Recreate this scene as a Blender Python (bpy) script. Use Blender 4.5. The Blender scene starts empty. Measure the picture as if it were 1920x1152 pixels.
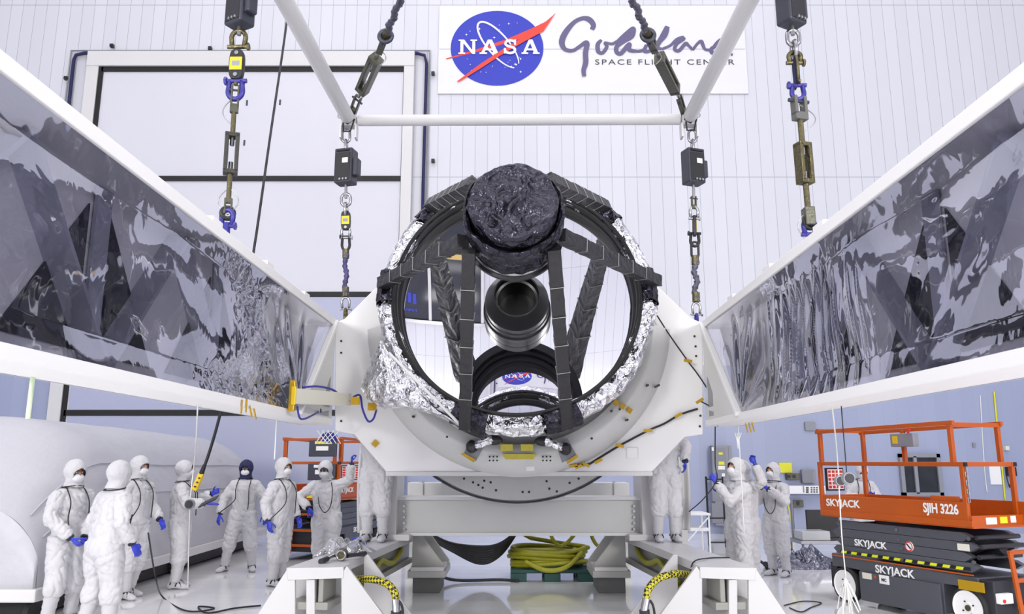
import bpy, bmesh, math, random
from mathutils import Vector, Matrix, noise
V3 = Vector
PI = math.pi
rnd = random.Random(7)
S = bpy.context.scene
COL = S.collection
# ------------------------------------------------------------------ camera
F_PX, HOR, CAM_H = 1467.0, 865.0, 1.75
PITCH = math.atan((HOR - 576.0) / F_PX)
cd = bpy.data.cameras.new('camera')
cd.sensor_width = 36.0
cd.lens = F_PX / 1920.0 * 36.0
cd.clip_end = 200
cam = bpy.data.objects.new('camera', cd)
cam.location = (0, 0, CAM_H)
cam.rotation_euler = (PI / 2 + PITCH, 0, 0)
COL.objects.link(cam)
S.camera = cam
# ------------------------------------------------------------------ colour management, world, lamps
S.view_settings.view_transform = 'Standard'
S.view_settings.look = 'None'
S.view_settings.gamma = 1.0
S.view_settings.use_curve_mapping = False
S.view_settings.exposure = 0.02
S.cycles.max_bounces = 10
S.cycles.diffuse_bounces = 5
S.cycles.glossy_bounces = 6
S.cycles.transmission_bounces = 4
S.cycles.transparent_max_bounces = 12
S.cycles.caustics_reflective = False
S.cycles.caustics_refractive = False
S.cycles.sample_clamp_indirect = 6.0
w = bpy.data.worlds.new('world')
S.world = w
w.use_nodes = True
w.node_tree.nodes['Background'].inputs[0].default_value = (0.8, 0.84, 1.0, 1)
w.node_tree.nodes['Background'].inputs[1].default_value = 0.3
LAMP_W = 165.0
for ix in range(4):
    for iy in range(5):
        ld = bpy.data.lights.new('ceiling_lamp', 'AREA')
        ld.shape = 'RECTANGLE'
        ld.size, ld.size_y = 3.6, 2.0
        ld.energy = LAMP_W * (1.6, 1.5, 1.2, .75, .55)[iy]
        ld.color = (1.0, 0.975, 0.94)
        lo = bpy.data.objects.new('ceiling_lamp', ld)
        lo.location = (-10.5 + ix * 7.0, -9.0 + iy * 6.4, 24.7)
        COL.objects.link(lo)
for lx in (-10.5, 10.5):                              # two big soft fill lights added behind the camera to brighten front faces
    ld = bpy.data.lights.new('front_fill_light', 'AREA')
    ld.shape = 'RECTANGLE'
    ld.size, ld.size_y = 5.0, 3.5
    ld.energy = 2600
    ld.color = (1.0, 0.975, 0.94)
    lo = bpy.data.objects.new('front_fill_light', ld)
    lo.location = (lx, -11.4, 7.0)
    lo.rotation_euler = V3((-lx * .8, 18.0, -3.5)).to_track_quat('-Z', 'Y').to_euler()
    COL.objects.link(lo)
# ------------------------------------------------------------------ pixel helpers (1920 x 1152 frame)
CP, SP = math.cos(PITCH), math.sin(PITCH)
def ray(u, v):
    xc, yc = (u - 960.0) / F_PX, (576.0 - v) / F_PX
    return V3((xc, CP - SP * yc, SP + CP * yc))
def PY(u, v, y):
    d = ray(u, v); t = y / d.y
    return V3((d.x * t, y, CAM_H + d.z * t))
def PZ(u, v, z):
    d = ray(u, v); t = (z - CAM_H) / d.z
    return V3((d.x * t, d.y * t, z))
def PX(u, v, x):
    d = ray(u, v); t = x / d.x
    return V3((x, d.y * t, CAM_H + d.z * t))
def pxm(y):                                     # metres per pixel at depth y
    return y / F_PX
# ------------------------------------------------------------------ materials
def lin(c):
    return tuple(((x / 255.0) / 12.92) if x / 255.0 <= 0.04045 else (((x / 255.0) + 0.055) / 1.055) ** 2.4 for x in c)
MATS = {}
def N(nt, t, **kw):
    n = nt.nodes.new(t)
    for k, v in kw.items():
        setattr(n, k, v)
    return n
def M(name, col, rough=0.5, metal=0.0, bump=0.0, bscale=12.0, detail=3.0, var=0.0, vscale=3.0, spec=0.5, coat=0.0, emit=None, stretch=None, kind='noise', dist=0.05):
    if name in MATS:
        return MATS[name]
    m = bpy.data.materials.new(name)
    m.use_nodes = True
    nt = m.node_tree
    b = nt.nodes['Principled BSDF']
    c = lin(col)
    b.inputs['Base Color'].default_value = (*c, 1)
    b.inputs['Roughness'].default_value = rough
    b.inputs['Metallic'].default_value = metal
    b.inputs['Specular IOR Level'].default_value = spec
    b.inputs['Coat Weight'].default_value = coat
    if emit:
        b.inputs['Emission Color'].default_value = (*lin(emit[0]), 1)
        b.inputs['Emission Strength'].default_value = emit[1]
    tc = N(nt, 'ShaderNodeTexCoord')
    src = tc.outputs['Object']
    if stretch:
        mp = N(nt, 'ShaderNodeMapping')
        mp.inputs['Scale'].default_value = stretch
        nt.links.new(src, mp.inputs['Vector']); src = mp.outputs[0]
    if bump:
        if kind == 'voronoi':
            nz = N(nt, 'ShaderNodeTexVoronoi'); nz.inputs['Scale'].default_value = bscale
            o = nz.outputs['Distance']
            wz = N(nt, 'ShaderNodeTexNoise'); wz.inputs['Scale'].default_value = bscale * 0.7; wz.inputs['Detail'].default_value = detail
            wz.inputs['Distortion'].default_value = 1.5
            nt.links.new(src, wz.inputs['Vector']); nt.links.new(src, nz.inputs['Vector'])
            ad = N(nt, 'ShaderNodeMath', operation='ADD')
            nt.links.new(o, ad.inputs[0]); nt.links.new(wz.outputs[0], ad.inputs[1]); o = ad.outputs[0]
        else:
            nz = N(nt, 'ShaderNodeTexNoise'); nz.inputs['Scale'].default_value = bscale; nz.inputs['Detail'].default_value = detail
            nt.links.new(src, nz.inputs['Vector']); o = nz.outputs[0]
        bp = N(nt, 'ShaderNodeBump'); bp.inputs['Strength'].default_value = bump; bp.inputs['Distance'].default_value = dist
        nt.links.new(o, bp.inputs['Height']); nt.links.new(bp.outputs[0], b.inputs['Normal'])
    if var:
        nz = N(nt, 'ShaderNodeTexNoise'); nz.inputs['Scale'].default_value = vscale; nz.inputs['Detail'].default_value = 4
        nt.links.new(src, nz.inputs['Vector'])
        mx = N(nt, 'ShaderNodeMix', data_type='RGBA')
        mx.inputs[6].default_value = (*[x * (1 - var) for x in c], 1)
        mx.inputs[7].default_value = (*[min(1, x * (1 + var)) for x in c], 1)
        nt.links.new(nz.outputs[0], mx.inputs[0]); nt.links.new(mx.outputs[2], b.inputs['Base Color'])
    MATS[name] = m
    return m
def wall_material(name, shade_z, axis='X', seam=0.336, offset=0.0, top=(207, 208, 216), low=(158, 166, 193), line=0.62):
    m = bpy.data.materials.new(name); m.use_nodes = True
    nt = m.node_tree; b = nt.nodes['Principled BSDF']
    g = N(nt, 'ShaderNodeNewGeometry'); sp = N(nt, 'ShaderNodeSeparateXYZ'); nt.links.new(g.outputs['Position'], sp.inputs[0])
    def math_(op, a, bb):
        n = N(nt, 'ShaderNodeMath', operation=op)
        for i, x in enumerate((a, bb)):
            if isinstance(x, (int, float)): n.inputs[i].default_value = x
            else: nt.links.new(x, n.inputs[i])
        return n.outputs[0]
    ax = sp.outputs[axis]; z = sp.outputs['Z']
    sh = math_('ADD', ax, 100 * seam + offset)
    fr = math_('MODULO', sh, seam)
    l1 = math_('LESS_THAN', fr, 0.013)
    zf = math_('MODULO', math_('ADD', z, 5.11 * 4 - 4.14), 5.11)
    l2 = math_('LESS_THAN', zf, 0.02)
    ln = math_('MAXIMUM', l1, l2)
    wn = N(nt, 'ShaderNodeTexWhiteNoise', noise_dimensions='1D')
    nt.links.new(math_('FLOOR', math_('DIVIDE', sh, seam), 0), wn.inputs['W'])
    br = math_('ADD', math_('MULTIPLY', wn.outputs['Value'], 0.05), 0.95)
    dd = math_('LESS_THAN', z, shade_z)  # bluish shade of the lower wall, painted into its colour
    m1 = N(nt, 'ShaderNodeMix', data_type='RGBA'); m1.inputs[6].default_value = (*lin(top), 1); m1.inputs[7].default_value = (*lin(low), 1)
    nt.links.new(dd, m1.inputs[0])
    m2 = N(nt, 'ShaderNodeMix', data_type='RGBA', blend_type='MULTIPLY'); m2.inputs[0].default_value = 1
    nt.links.new(m1.outputs[2], m2.inputs[6]); nt.links.new(br, m2.inputs[7])
    m3 = N(nt, 'ShaderNodeMix', data_type='RGBA'); m3.inputs[7].default_value = (*lin((120, 124, 140)), 1)
    nt.links.new(m2.outputs[2], m3.inputs[6]); nt.links.new(math_('MULTIPLY', math_('MULTIPLY', ln, math_('SUBTRACT', 1.0, math_('MULTIPLY', dd, .8))), line), m3.inputs[0])
    nt.links.new(m3.outputs[2], b.inputs['Base Color'])
    b.inputs['Roughness'].default_value = 0.38
    nz = N(nt, 'ShaderNodeTexNoise'); nz.inputs['Scale'].default_value = 0.8
    nt.links.new(g.outputs['Position'], nz.inputs['Vector'])
    bp = N(nt, 'ShaderNodeBump'); bp.inputs['Strength'].default_value = 0.15; bp.inputs['Distance'].default_value = 0.05
    nt.links.new(nz.outputs[0], bp.inputs['Height']); nt.links.new(bp.outputs[0], b.inputs['Normal'])
    return m
def film_material(name, tint, refl, fac):
    m = bpy.data.materials.new(name); m.use_nodes = True
    nt = m.node_tree; nt.nodes.clear()
    out = N(nt, 'ShaderNodeOutputMaterial'); mx = N(nt, 'ShaderNodeMixShader')
    tr = N(nt, 'ShaderNodeBsdfTransparent'); tr.inputs[0].default_value = (*tint, 1)
    gl = N(nt, 'ShaderNodeBsdfGlossy'); gl.inputs['Color'].default_value = (*refl, 1); gl.inputs['Roughness'].default_value = 0.03
    lw = N(nt, 'ShaderNodeLayerWeight'); lw.inputs[0].default_value = 0.35
    ma = N(nt, 'ShaderNodeMath', operation='MULTIPLY_ADD'); ma.inputs[1].default_value = 0.45; ma.inputs[2].default_value = fac
    tc = N(nt, 'ShaderNodeTexCoord'); nz = N(nt, 'ShaderNodeTexNoise'); nz.inputs['Scale'].default_value = 3.0; nz.inputs['Detail'].default_value = 2
    nz.inputs['Distortion'].default_value = 1.2
    bp = N(nt, 'ShaderNodeBump'); bp.inputs['Strength'].default_value = 0.12; bp.inputs['Distance'].default_value = 0.02
    L = nt.links.new
    L(tc.outputs['Object'], nz.inputs['Vector']); L(nz.outputs[0], bp.inputs['Height']); L(bp.outputs[0], gl.inputs['Normal'])
    L(lw.outputs['Facing'], ma.inputs[0]); L(ma.outputs[0], mx.inputs[0]); L(tr.outputs[0], mx.inputs[1]); L(gl.outputs[0], mx.inputs[2]); L(mx.outputs[0], out.inputs[0])
    return m
WHITE = M('white_paint', (208, 207, 207), 0.35, bump=0.05, bscale=6)
CARRIER = M('carrier_white', (234, 233, 233), 0.42, var=0.03, vscale=1.2)
CARRIER_GREY = M('carrier_grey', (212, 212, 211), 0.4, var=0.05, vscale=2)
BEAM_GREY = M('beam_grey', (198, 198, 197), 0.35, var=0.06, vscale=2)
BLACK = M('black_plastic', (22, 23, 27), 0.45)
DARK = M('dark_slate', (58, 61, 74), 0.4)
MATTE_BLACK = M('matte_black', (20, 20, 22), 0.55)
RUBBER = M('rubber', (30, 30, 31), 0.7)
STEEL = M('steel', (170, 170, 172), 0.28, 1.0)
BRONZE = M('oxidised_bronze', (104, 98, 72), 0.35, 0.85, bump=0.2, bscale=40, var=0.3, vscale=30)
OLIVE = M('olive_steel', (88, 88, 76), 0.4, 0.5, bump=0.15, bscale=40, var=0.25, vscale=20)
BLUE_STEEL = M('blue_shackle', (58, 56, 140), 0.35, 0.3)
NAVY = M('navy_fabric', (34, 36, 78), 0.8)
YELLOW = M('yellow_paint', (232, 196, 30), 0.4)
LABEL_YELLOW = M('label_yellow', (224, 222, 40), 0.5)
KAPTON = M('amber_tape', (190, 150, 22), 0.3, 0.3)
GOLD = M('gold_bracket', (180, 168, 70), 0.3, 0.7, var=0.2, vscale=20)
PAPER = M('paper_white', (238, 238, 238), 0.6)
RED = M('red_paint', (205, 48, 40), 0.5)
ORANGE = M('orange_paint', (184, 84, 18), 0.33, var=0.05, vscale=4)
LIFT_GREY = M('lift_grey', (80, 82, 90), 0.38, var=0.06, vscale=6)
LIFT_DARK = M('lift_dark', (44, 45, 52), 0.45)
SILVER = M('silver_foil', (236, 236, 240), 0.13, 1.0, bump=0.9, bscale=9, detail=4, kind='voronoi', dist=0.06)
BLACKFOIL = M('black_foil', (58, 57, 67), 0.22, 0.85, bump=0.8, bscale=9, detail=4, kind='voronoi', dist=0.05)
STRUTFOIL = M('strut_wrap', (50, 49, 52), 0.42, 0.3, bump=0.5, bscale=14, detail=4, dist=0.03)
MIRROR = M('mirror', (238, 238, 242), 0.0, 1.0)
BAFFLE = M('baffle_black', (26, 26, 29), 0.38)
SUIT = M('coverall_cloth', (201, 200, 203), 0.75, bump=0.35, bscale=14, detail=3, dist=0.03)
SUIT_B = M('bootie_cloth', (194, 193, 196), 0.7, bump=0.4, bscale=22, detail=3, dist=0.02)
MASKM = M('mask_white', (222, 222, 226), 0.8)
GLOVE = M('blue_nitrile', (48, 62, 188), 0.42, bump=0.1, bscale=60)
SKIN_A = M('skin_light', (196, 148, 122), 0.55)
SKIN_B = M('skin_tan', (150, 104, 76), 0.55)
SKIN_C = M('skin_dark', (84, 56, 44), 0.55)
TENT = M('tent_sheet', (188, 188, 194), 0.45, bump=0.6, bscale=2.6, detail=4, dist=0.06, stretch=(1, .4, 1))
HOSE = M('hose_yellow', (148, 146, 24), 0.4, var=0.2, vscale=8)
PALLET = M('pallet_green', (22, 66, 62), 0.5)
CABLE = M('black_cable', (26, 25, 30), 0.5)
BLUEWIRE = M('blue_wire', (44, 42, 150), 0.5)
CABGREY = M('cabinet_grey', (140, 142, 150), 0.45)
GREENM = M('green_tag', (30, 140, 70), 0.5)
CREAM = M('cream_plastic', (222, 220, 206), 0.5)
# ------------------------------------------------------------------ mesh builder
class MB:
    def __init__(s):
        s.bm = bmesh.new()
    def face(s, pts):
        vs = [s.bm.verts.new(p) for p in pts]
        return s.bm.faces.new(vs)
    def box(s, c, d, rot=None):
        cx, cy, cz = c; x, y, z = d[0] / 2, d[1] / 2, d[2] / 2
        co = [V3((a, b, e)) for a in (-x, x) for b in (-y, y) for e in (-z, z)]
        if rot is not None:
            co = [rot @ q for q in co]
        vs = [s.bm.verts.new(q + V3(c)) for q in co]
        for f in ((0, 1, 3, 2), (4, 6, 7, 5), (0, 4, 5, 1), (2, 3, 7, 6), (0, 2, 6, 4), (1, 5, 7, 3)):
            s.bm.faces.new([vs[i] for i in f])
        return s
    def span(s, a, b):
        return s.box([(a[i] + b[i]) / 2 for i in range(3)], [abs(a[i] - b[i]) for i in range(3)])
    def bar(s, p, q, wd, ht, up=(0, 0, 1)):
        p, q = V3(p), V3(q); y = (q - p); L = y.length; y.normalize()
        x = y.cross(V3(up))
        if x.length < 1e-4: x = y.cross(V3((1, 0, 0)))
        x.normalize(); z = x.cross(y)
        R = Matrix((x, y, z)).transposed()
        return s.box((p + q) / 2, (wd, L, ht), R)
    def tube(s, pts, r, seg=10, cap=True, flat=1.0, up=None):
        pts = [V3(p) for p in pts]; n = len(pts)
        rs = list(r) if isinstance(r, (list, tuple)) else [r] * n
        rings = []; prev = None
        for i, p in enumerate(pts):
            t = (pts[min(i + 1, n - 1)] - pts[max(i - 1, 0)])
            if t.length < 1e-9: t = V3((0, 0, 1))
            t.normalize()
            if prev is None:
                a = V3(up) if up else (V3((0, 0, 1)) if abs(t.z) < 0.9 else V3((1, 0, 0)))
                x = t.cross(a).normalized()
            else:
                x = (prev - t * prev.dot(t))
                x = x.normalized() if x.length > 1e-6 else t.orthogonal().normalized()
            prev = x; y = t.cross(x)
            ring = [s.bm.verts.new(p + (x * math.cos(2 * PI * k / seg) + y * (flat * math.sin(2 * PI * k / seg))) * rs[i]) for k in range(seg)]
            rings.append(ring)
        for a, b in zip(rings, rings[1:]):
            for k in range(seg):
                s.bm.faces.new((a[k], a[(k + 1) % seg], b[(k + 1) % seg], b[k]))
        if cap:
            s.bm.faces.new(list(reversed(rings[0]))); s.bm.faces.new(rings[-1])
        return s
    def cyl(s, p, q, r, r2=None, seg=16):
        return s.tube([p, q], [r, r if r2 is None else r2], seg)
    def ball(s, c, r, seg=16, rot=None):
        r = r if isinstance(r, (tuple, list)) else (r, r, r)
        m = Matrix.Translation(V3(c)) @ ((rot.to_4x4()) if rot is not None else Matrix.Identity(4)) @ Matrix.Diagonal((*r, 1))
        bmesh.ops.create_uvsphere(s.bm, u_segments=seg, v_segments=max(6, seg // 2 + 2), radius=1, matrix=m)
        return s
    def lathe(s, prof, fn, seg=48, a0=0.0, a1=2 * PI, closed=False):
        full = abs(a1 - a0 - 2 * PI) < 1e-6
        cols = []
        nn = seg if full else seg + 1
        for k in range(nn):
            a = a0 + (a1 - a0) * k / seg
            cols.append([s.bm.verts.new(fn(r, h, a)) for r, h in prof])
        m = len(prof)
        for k in range(seg):
            A, B = cols[k], cols[(k + 1) % nn]
            for i in range(m if closed else m - 1):
                j = (i + 1) % m
                try: s.bm.faces.new((A[i], B[i], B[j], A[j]))
                except ValueError: pass
        return s
    def ring(s, c, axis, R, r, seg=24, rs=8, sc=(1, 1)):
        axis = V3(axis).normalized(); x = axis.orthogonal().normalized(); y = axis.cross(x); c = V3(c)
        prof = [(R + r * math.cos(2 * PI * i / rs), r * math.sin(2 * PI * i / rs)) for i in range(rs)]
        return s.lathe(prof, lambda q, h, a: c + x * (q * math.cos(a) * sc[0]) + y * (q * math.sin(a) * sc[1]) + axis * h, seg, closed=True)
    def link(s, p, q, wd, r, nrm, seg=14, rs=8):          # oval chain link from p to q
        p, q = V3(p), V3(q); d = (q - p); L = d.length; d.normalize(); nr = V3(nrm); nr = (nr - d * nr.dot(d)).normalized(); x = d.cross(nr)
        pts = []
        h = wd / 2
        for k in range(seg // 2 + 1):
            a = PI * k / (seg // 2); pts.append(q - d * h + x * (h * math.cos(a)) + d * (h * math.sin(a)))
        for k in range(seg // 2 + 1):
            a = PI + PI * k / (seg // 2); pts.append(p + d * h + x * (h * math.cos(a)) + d * (h * math.sin(a)))
        n = len(pts); rings = []
        for i, pt in enumerate(pts):
            t = (pts[(i + 1) % n] - pts[i - 1]).normalized(); y = nr; xx = t.cross(y)
            rings.append([s.bm.verts.new(pt + (xx * math.cos(2 * PI * k / rs) + y * math.sin(2 * PI * k / rs)) * r) for k in range(rs)])
        for i in range(n):
            a, b = rings[i], rings[(i + 1) % n]
            for k in range(rs):
                s.bm.faces.new((a[k], a[(k + 1) % rs], b[(k + 1) % rs], b[k]))
        return s
    def prism(s, poly, off):
        off = V3(off); a = [s.bm.verts.new(V3(p)) for p in poly]; b = [s.bm.verts.new(V3(p) + off) for p in poly]
        n = len(poly)
        s.bm.faces.new(a); s.bm.faces.new(list(reversed(b)))
        for i in range(n):
            s.bm.faces.new((a[i], b[i], b[(i + 1) % n], a[(i + 1) % n]))
        return s
    def grid(s, fn, nu, nv):
        g = [[s.bm.verts.new(fn(i / nu, j / nv)) for j in range(nv + 1)] for i in range(nu + 1)]
        for i in range(nu):
            for j in range(nv):
                s.bm.faces.new((g[i][j], g[i + 1][j], g[i + 1][j + 1], g[i][j + 1]))
        return s
    def each(s, fn):
        for v in s.bm.verts: v.co = fn(v.co)
        return s
    def build(s, name, mat, parent=None, smooth=False, bevel=0.0, flip=True, world=None, solid=0.0):
        me = bpy.data.meshes.new(name)
        if flip: bmesh.ops.recalc_face_normals(s.bm, faces=s.bm.faces)
        s.bm.to_mesh(me); s.bm.free()
        me.materials.append(mat)
        if smooth:
            for p in me.polygons: p.use_smooth = True
        return link(name, me, parent, bevel, solid)
WORLDINV = {}
def link(name, me, parent=None, bevel=0.0, solid=0.0):
    o = bpy.data.objects.new(name, me); COL.objects.link(o)
    if parent is not None:
        o.parent = parent
        r = parent
        while r.parent is not None: r = r.parent
        if r.name in WORLDINV and parent is r: o.matrix_parent_inverse = WORLDINV[r.name]
    if solid:
        q = o.modifiers.new('solid', 'SOLIDIFY'); q.thickness = solid; q.offset = 0
    if bevel:
        q = o.modifiers.new('bevel', 'BEVEL'); q.width = bevel; q.segments = 2; q.limit_method = 'ANGLE'; q.angle_limit = math.radians(40)
    return o
def tag(o, label=None, cat=None, group=None, kind=None):
    if label: o['label'] = label
    if cat: o['category'] = cat
    if group: o['group'] = group
    if kind: o['kind'] = kind
    return o
def thing(name, label, cat, loc=(0, 0, 0), rz=0.0, group=None, world=False):
    o = bpy.data.objects.new(name, None); COL.objects.link(o)
    o.empty_display_size = 0.1
    o.location = loc; o.rotation_euler = (0, 0, rz)
    tag(o, label, cat, group)
    if world:
        WORLDINV[o.name] = (Matrix.Translation(V3(loc)) @ Matrix.Rotation(rz, 4, 'Z')).inverted()
    return o
def copy_tree(o, parent=None):
    kids = [c for c in bpy.data.objects if c.parent == o]
    c = o.copy(); COL.objects.link(c); c.parent = parent
    for k in kids:
        q = copy_tree(k, c); q.matrix_parent_inverse = k.matrix_parent_inverse.copy()
    return c
def evaluated_mesh(o):
    dg = bpy.context.evaluated_depsgraph_get(); dg.update()
    return bpy.data.meshes.new_from_object(o.evaluated_get(dg))
def text_mesh(body, size, depth=0.002, sx=1.0, bold=0.0, shear=0.0, align='CENTER', spacing=1.0):
    cu = bpy.data.curves.new('t', 'FONT'); cu.body = body; cu.size = size; cu.extrude = depth; cu.align_x = align; cu.align_y = 'CENTER'
    cu.offset = bold; cu.shear = shear; cu.space_character = spacing; cu.resolution_u = 4
    o = bpy.data.objects.new('t', cu); COL.objects.link(o)
    me = evaluated_mesh(o)
    bpy.data.objects.remove(o)
    for v in me.vertices: v.co.x *= sx
    return me
def put_text(name, body, size, mat, parent, mtx, **kw):
    me = text_mesh(body, size, **kw); me.transform(mtx); me.materials.clear(); me.materials.append(mat)
    return link(name, me, parent)
def facing(loc, x, y):                      # matrix whose local X, Y run along x, y at loc
    x = V3(x).normalized(); y = V3(y).normalized(); z = x.cross(y)
    m = Matrix((x, y, z)).transposed().to_4x4(); m.translation = V3(loc); return m
def smoothpath(pts, n=8):
    pts = [V3(p) for p in pts]; out = []
    for i in range(len(pts) - 1):
        p0, p1, p2, p3 = pts[max(i - 1, 0)], pts[i], pts[i + 1], pts[min(i + 2, len(pts) - 1)]
        for k in range(n):
            t = k / n
            out.append(0.5 * ((2 * p1) + (p2 - p0) * t + (2 * p0 - 5 * p1 + 4 * p2 - p3) * t * t + (3 * p1 - p0 - 3 * p2 + p3) * t ** 3))
    out.append(pts[-1]); return out
def nz(p, s=1.0):
    return noise.noise(V3(p) * s)
# ================================================================== room
XL, XR, YB, YF, ZC = -15.0, 15.0, 20.0, -12.0, 25.0
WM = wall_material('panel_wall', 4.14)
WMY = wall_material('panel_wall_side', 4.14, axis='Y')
FLOORM = M('epoxy_floor', (243, 243, 245), 0.09, coat=0.5, var=0.14, vscale=0.6, stretch=(0.35, 2.2, 1), bump=0.04, bscale=1.5)
CEILM = M('ceiling_white', (235, 235, 238), 0.6)
def struct(name, mb, mat, parent=None, bevel=0.0):
    return tag(mb.build(name, mat, parent, bevel=bevel), kind='structure')
struct('floor', MB().span((XL, YF, -0.2), (XR, YB, 0)), FLOORM)
struct('ceiling', MB().span((XL, YF, ZC), (XR, YB, ZC + 0.2)), CEILM)
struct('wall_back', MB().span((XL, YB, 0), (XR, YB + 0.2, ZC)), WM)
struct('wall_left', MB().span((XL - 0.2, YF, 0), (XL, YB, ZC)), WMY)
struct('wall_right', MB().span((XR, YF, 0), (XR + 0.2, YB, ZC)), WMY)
struct('wall_rear', MB().span((XL, YF - 0.2, 0), (XR, YF, ZC)), wall_material('panel_wall_rear', 0.0))
# ------------------------------------------------------------------ big panelled door in the back wall
DOORU = M('door_white', (206, 206, 214), 0.3, var=0.03, vscale=0.5, stretch=(1, 1, .2))
DOORL = M('door_white_shaded', (168, 172, 196), 0.35, var=0.04, vscale=0.5)  # white door again, with the bluish shade low down painted in
SEAL = M('door_seal', (14, 14, 16), 0.6)
YD = 19.86
def dz(v): return PY(500, v, YD).z
dx0, dx1 = PY(194, 128, YD).x, PY(757, 128, YD).x
zt = dz(128)
door = tag(MB().span((dx0, YD - 0.02, 0), (dx1, YD + 0.14, zt)).build('door_1', DOORU), kind='structure')
struct('lower_panel', MB().span((dx0 + .08, YD - 0.05, 0), (dx1, YD - 0.03, 2.85)), DOORL, door)
struct('middle_panel', MB().span((dx0 + .08, YD - 0.05, 3.02), (dx1, YD - 0.03, 5.96)), DOORL, door)
for zz in (zt - 0.05, dz(336), dz(553), 2.94):
    struct('panel_seal', MB().span((dx0 - 0.02, YD - 0.06, zz - 0.07), (dx1 + 0.02, YD - 0.005, zz + 0.07)), SEAL, door)
struct('edge_seal', MB().span((dx0 - 0.09, YD - 0.06, 0), (dx0 + 0.03, YD - 0.005, zt + .04)), SEAL, door)
for (a, b, ya) in (((dx0 - 0.42, 0), (dx0 - 0.09, zt + 0.38), 0.10), ((dx1 + 0.02, 0), (dx1 + 0.30, zt + 0.38), 0.10), ((dx0 - 0.42, zt + 0.02), (dx1 + 0.30, zt + 0.46), 0.12)):
    struct('door_frame', MB().span((a[0], YD - ya, a[1]), (b[0], YB, b[1])), WHITE, door, bevel=0.01)
for k in range(3):       # scuffs on the door panel
    u, v = ((463, 193), (458, 268), (525, 192))[k]
    p = PY(u, v, YD - 0.025)
    MB().box(p, (0.05, 0.006, 0.16)).build('scuff_mark', DARK, door)
# conduit round the door
c0, c1, zc = PY(134, 92, 19.93).x, PY(806, 96, 19.93).x, PY(400, 95, 19.93).z
t = thing('cable_conduit', 'grey conduit with blue cable running around the big white door', 'conduit', (c0, 19.93, 0), world=True)
MB().tube([(c0, 19.93, 1.5), (c0, 19.93, zc), (c1, 19.93, zc), (c1, 19.93, 4.0)], 0.025, 8).build('pipe', CABGREY, t)
MB().tube([(c0 + .16, 19.9, 9.0), (c0 + .13, 19.9, 11), (c0 + .12, 19.9, zc - .3), (c0 + .16, 19.9, zc - .15), (c0 + .4, 19.9, zc - .09), (c0 + 4, 19.9, zc - .11), (c1 - .35, 19.9, zc - .1), (c1 - .14, 19.9, zc - .16), (c1 - .08, 19.9, zc - .4), (c1 - .1, 19.9, 9), (c1 - .08, 19.9, 5)], 0.045, 6).build('blue_cable', NAVY, t, smooth=True)
for (u, v) in ((210, 86), (394, 91), (812, 138), (812, 302), (124, 147)):
    p = PY(u, v, 19.9); MB().box(p, (0.09, 0.1, 0.09)).build('clip', BLACK, t)
# ------------------------------------------------------------------ banner with emblem and lettering
bx0, bx1 = PY(824, 12, 19.97).x, PY(1393, 12, 19.97).x
bz0, bz1 = PY(1100, 176, 19.97).z, PY(1100, 11, 19.97).z
BANNER = M('banner_vinyl', (218, 218, 221), 0.45, bump=0.12, bscale=0.8)
EMB = M('emblem_blue', (40, 52, 176), 0.5); EMR = M('emblem_red', (222, 62, 44), 0.5); INK = M('script_ink', (92, 86, 122), 0.5); INK2 = M('letter_ink', (60, 60, 72), 0.5)
def glyph_poly(ch):
    P = {
     'N': [[(.1, .04), (.26, .04), (.26, 1), (.1, 1)], [(.74, 0), (.9, 0), (.9, .96), (.74, .96)], [(.1, 1), (.3, 1), (.9, 0), (.74, 0)], [(0, 0), (.36, 0), (.36, .1), (0, .1)], [(.64, .9), (1, .9), (1, 1), (.64, 1)], [(0, .9), (.2, .9), (.2, 1), (0, 1)]],
     'A': [[(-.04, 0), (.36, 0), (.36, .11), (-.04, .11)], [(.64, 0), (1.04, 0), (1.04, .11), (.64, .11)], [(.05, .1), (.22, .1), (.58, 1), (.40, 1)], [(.70, .1), (.95, .1), (.62, 1), (.40, 1)], [(.24, .25), (.72, .25), (.68, .38), (.28, .38)]],
     'S': []}
    if ch == 'S':
        c = [(.86, .66), (.82, .84), (.62, .93), (.38, .92), (.2, .82), (.18, .66), (.34, .55), (.6, .48), (.82, .38), (.84, .2), (.68, .08), (.42, .06), (.2, .14), (.12, .34)]
        q = smoothpath([(a, b, 0) for a, b in c], 3); out = []
        for a, b in zip(q, q[1:]):
            d = (b - a); n = V3((-d.y, d.x, 0)).normalized() * .085; e = d * .25
            out.append([((a - e + n).x, (a - e + n).y), ((a - e - n).x, (a - e - n).y), ((b + e - n).x, (b + e - n).y), ((b + e + n).x, (b + e + n).y)])
        out += [[(.8, .6), (.92, .6), (.92, .99), (.8, .99)], [(.06, .02), (.18, .02), (.18, .4), (.06, .4)]]
        return out
    return P[ch]
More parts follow.
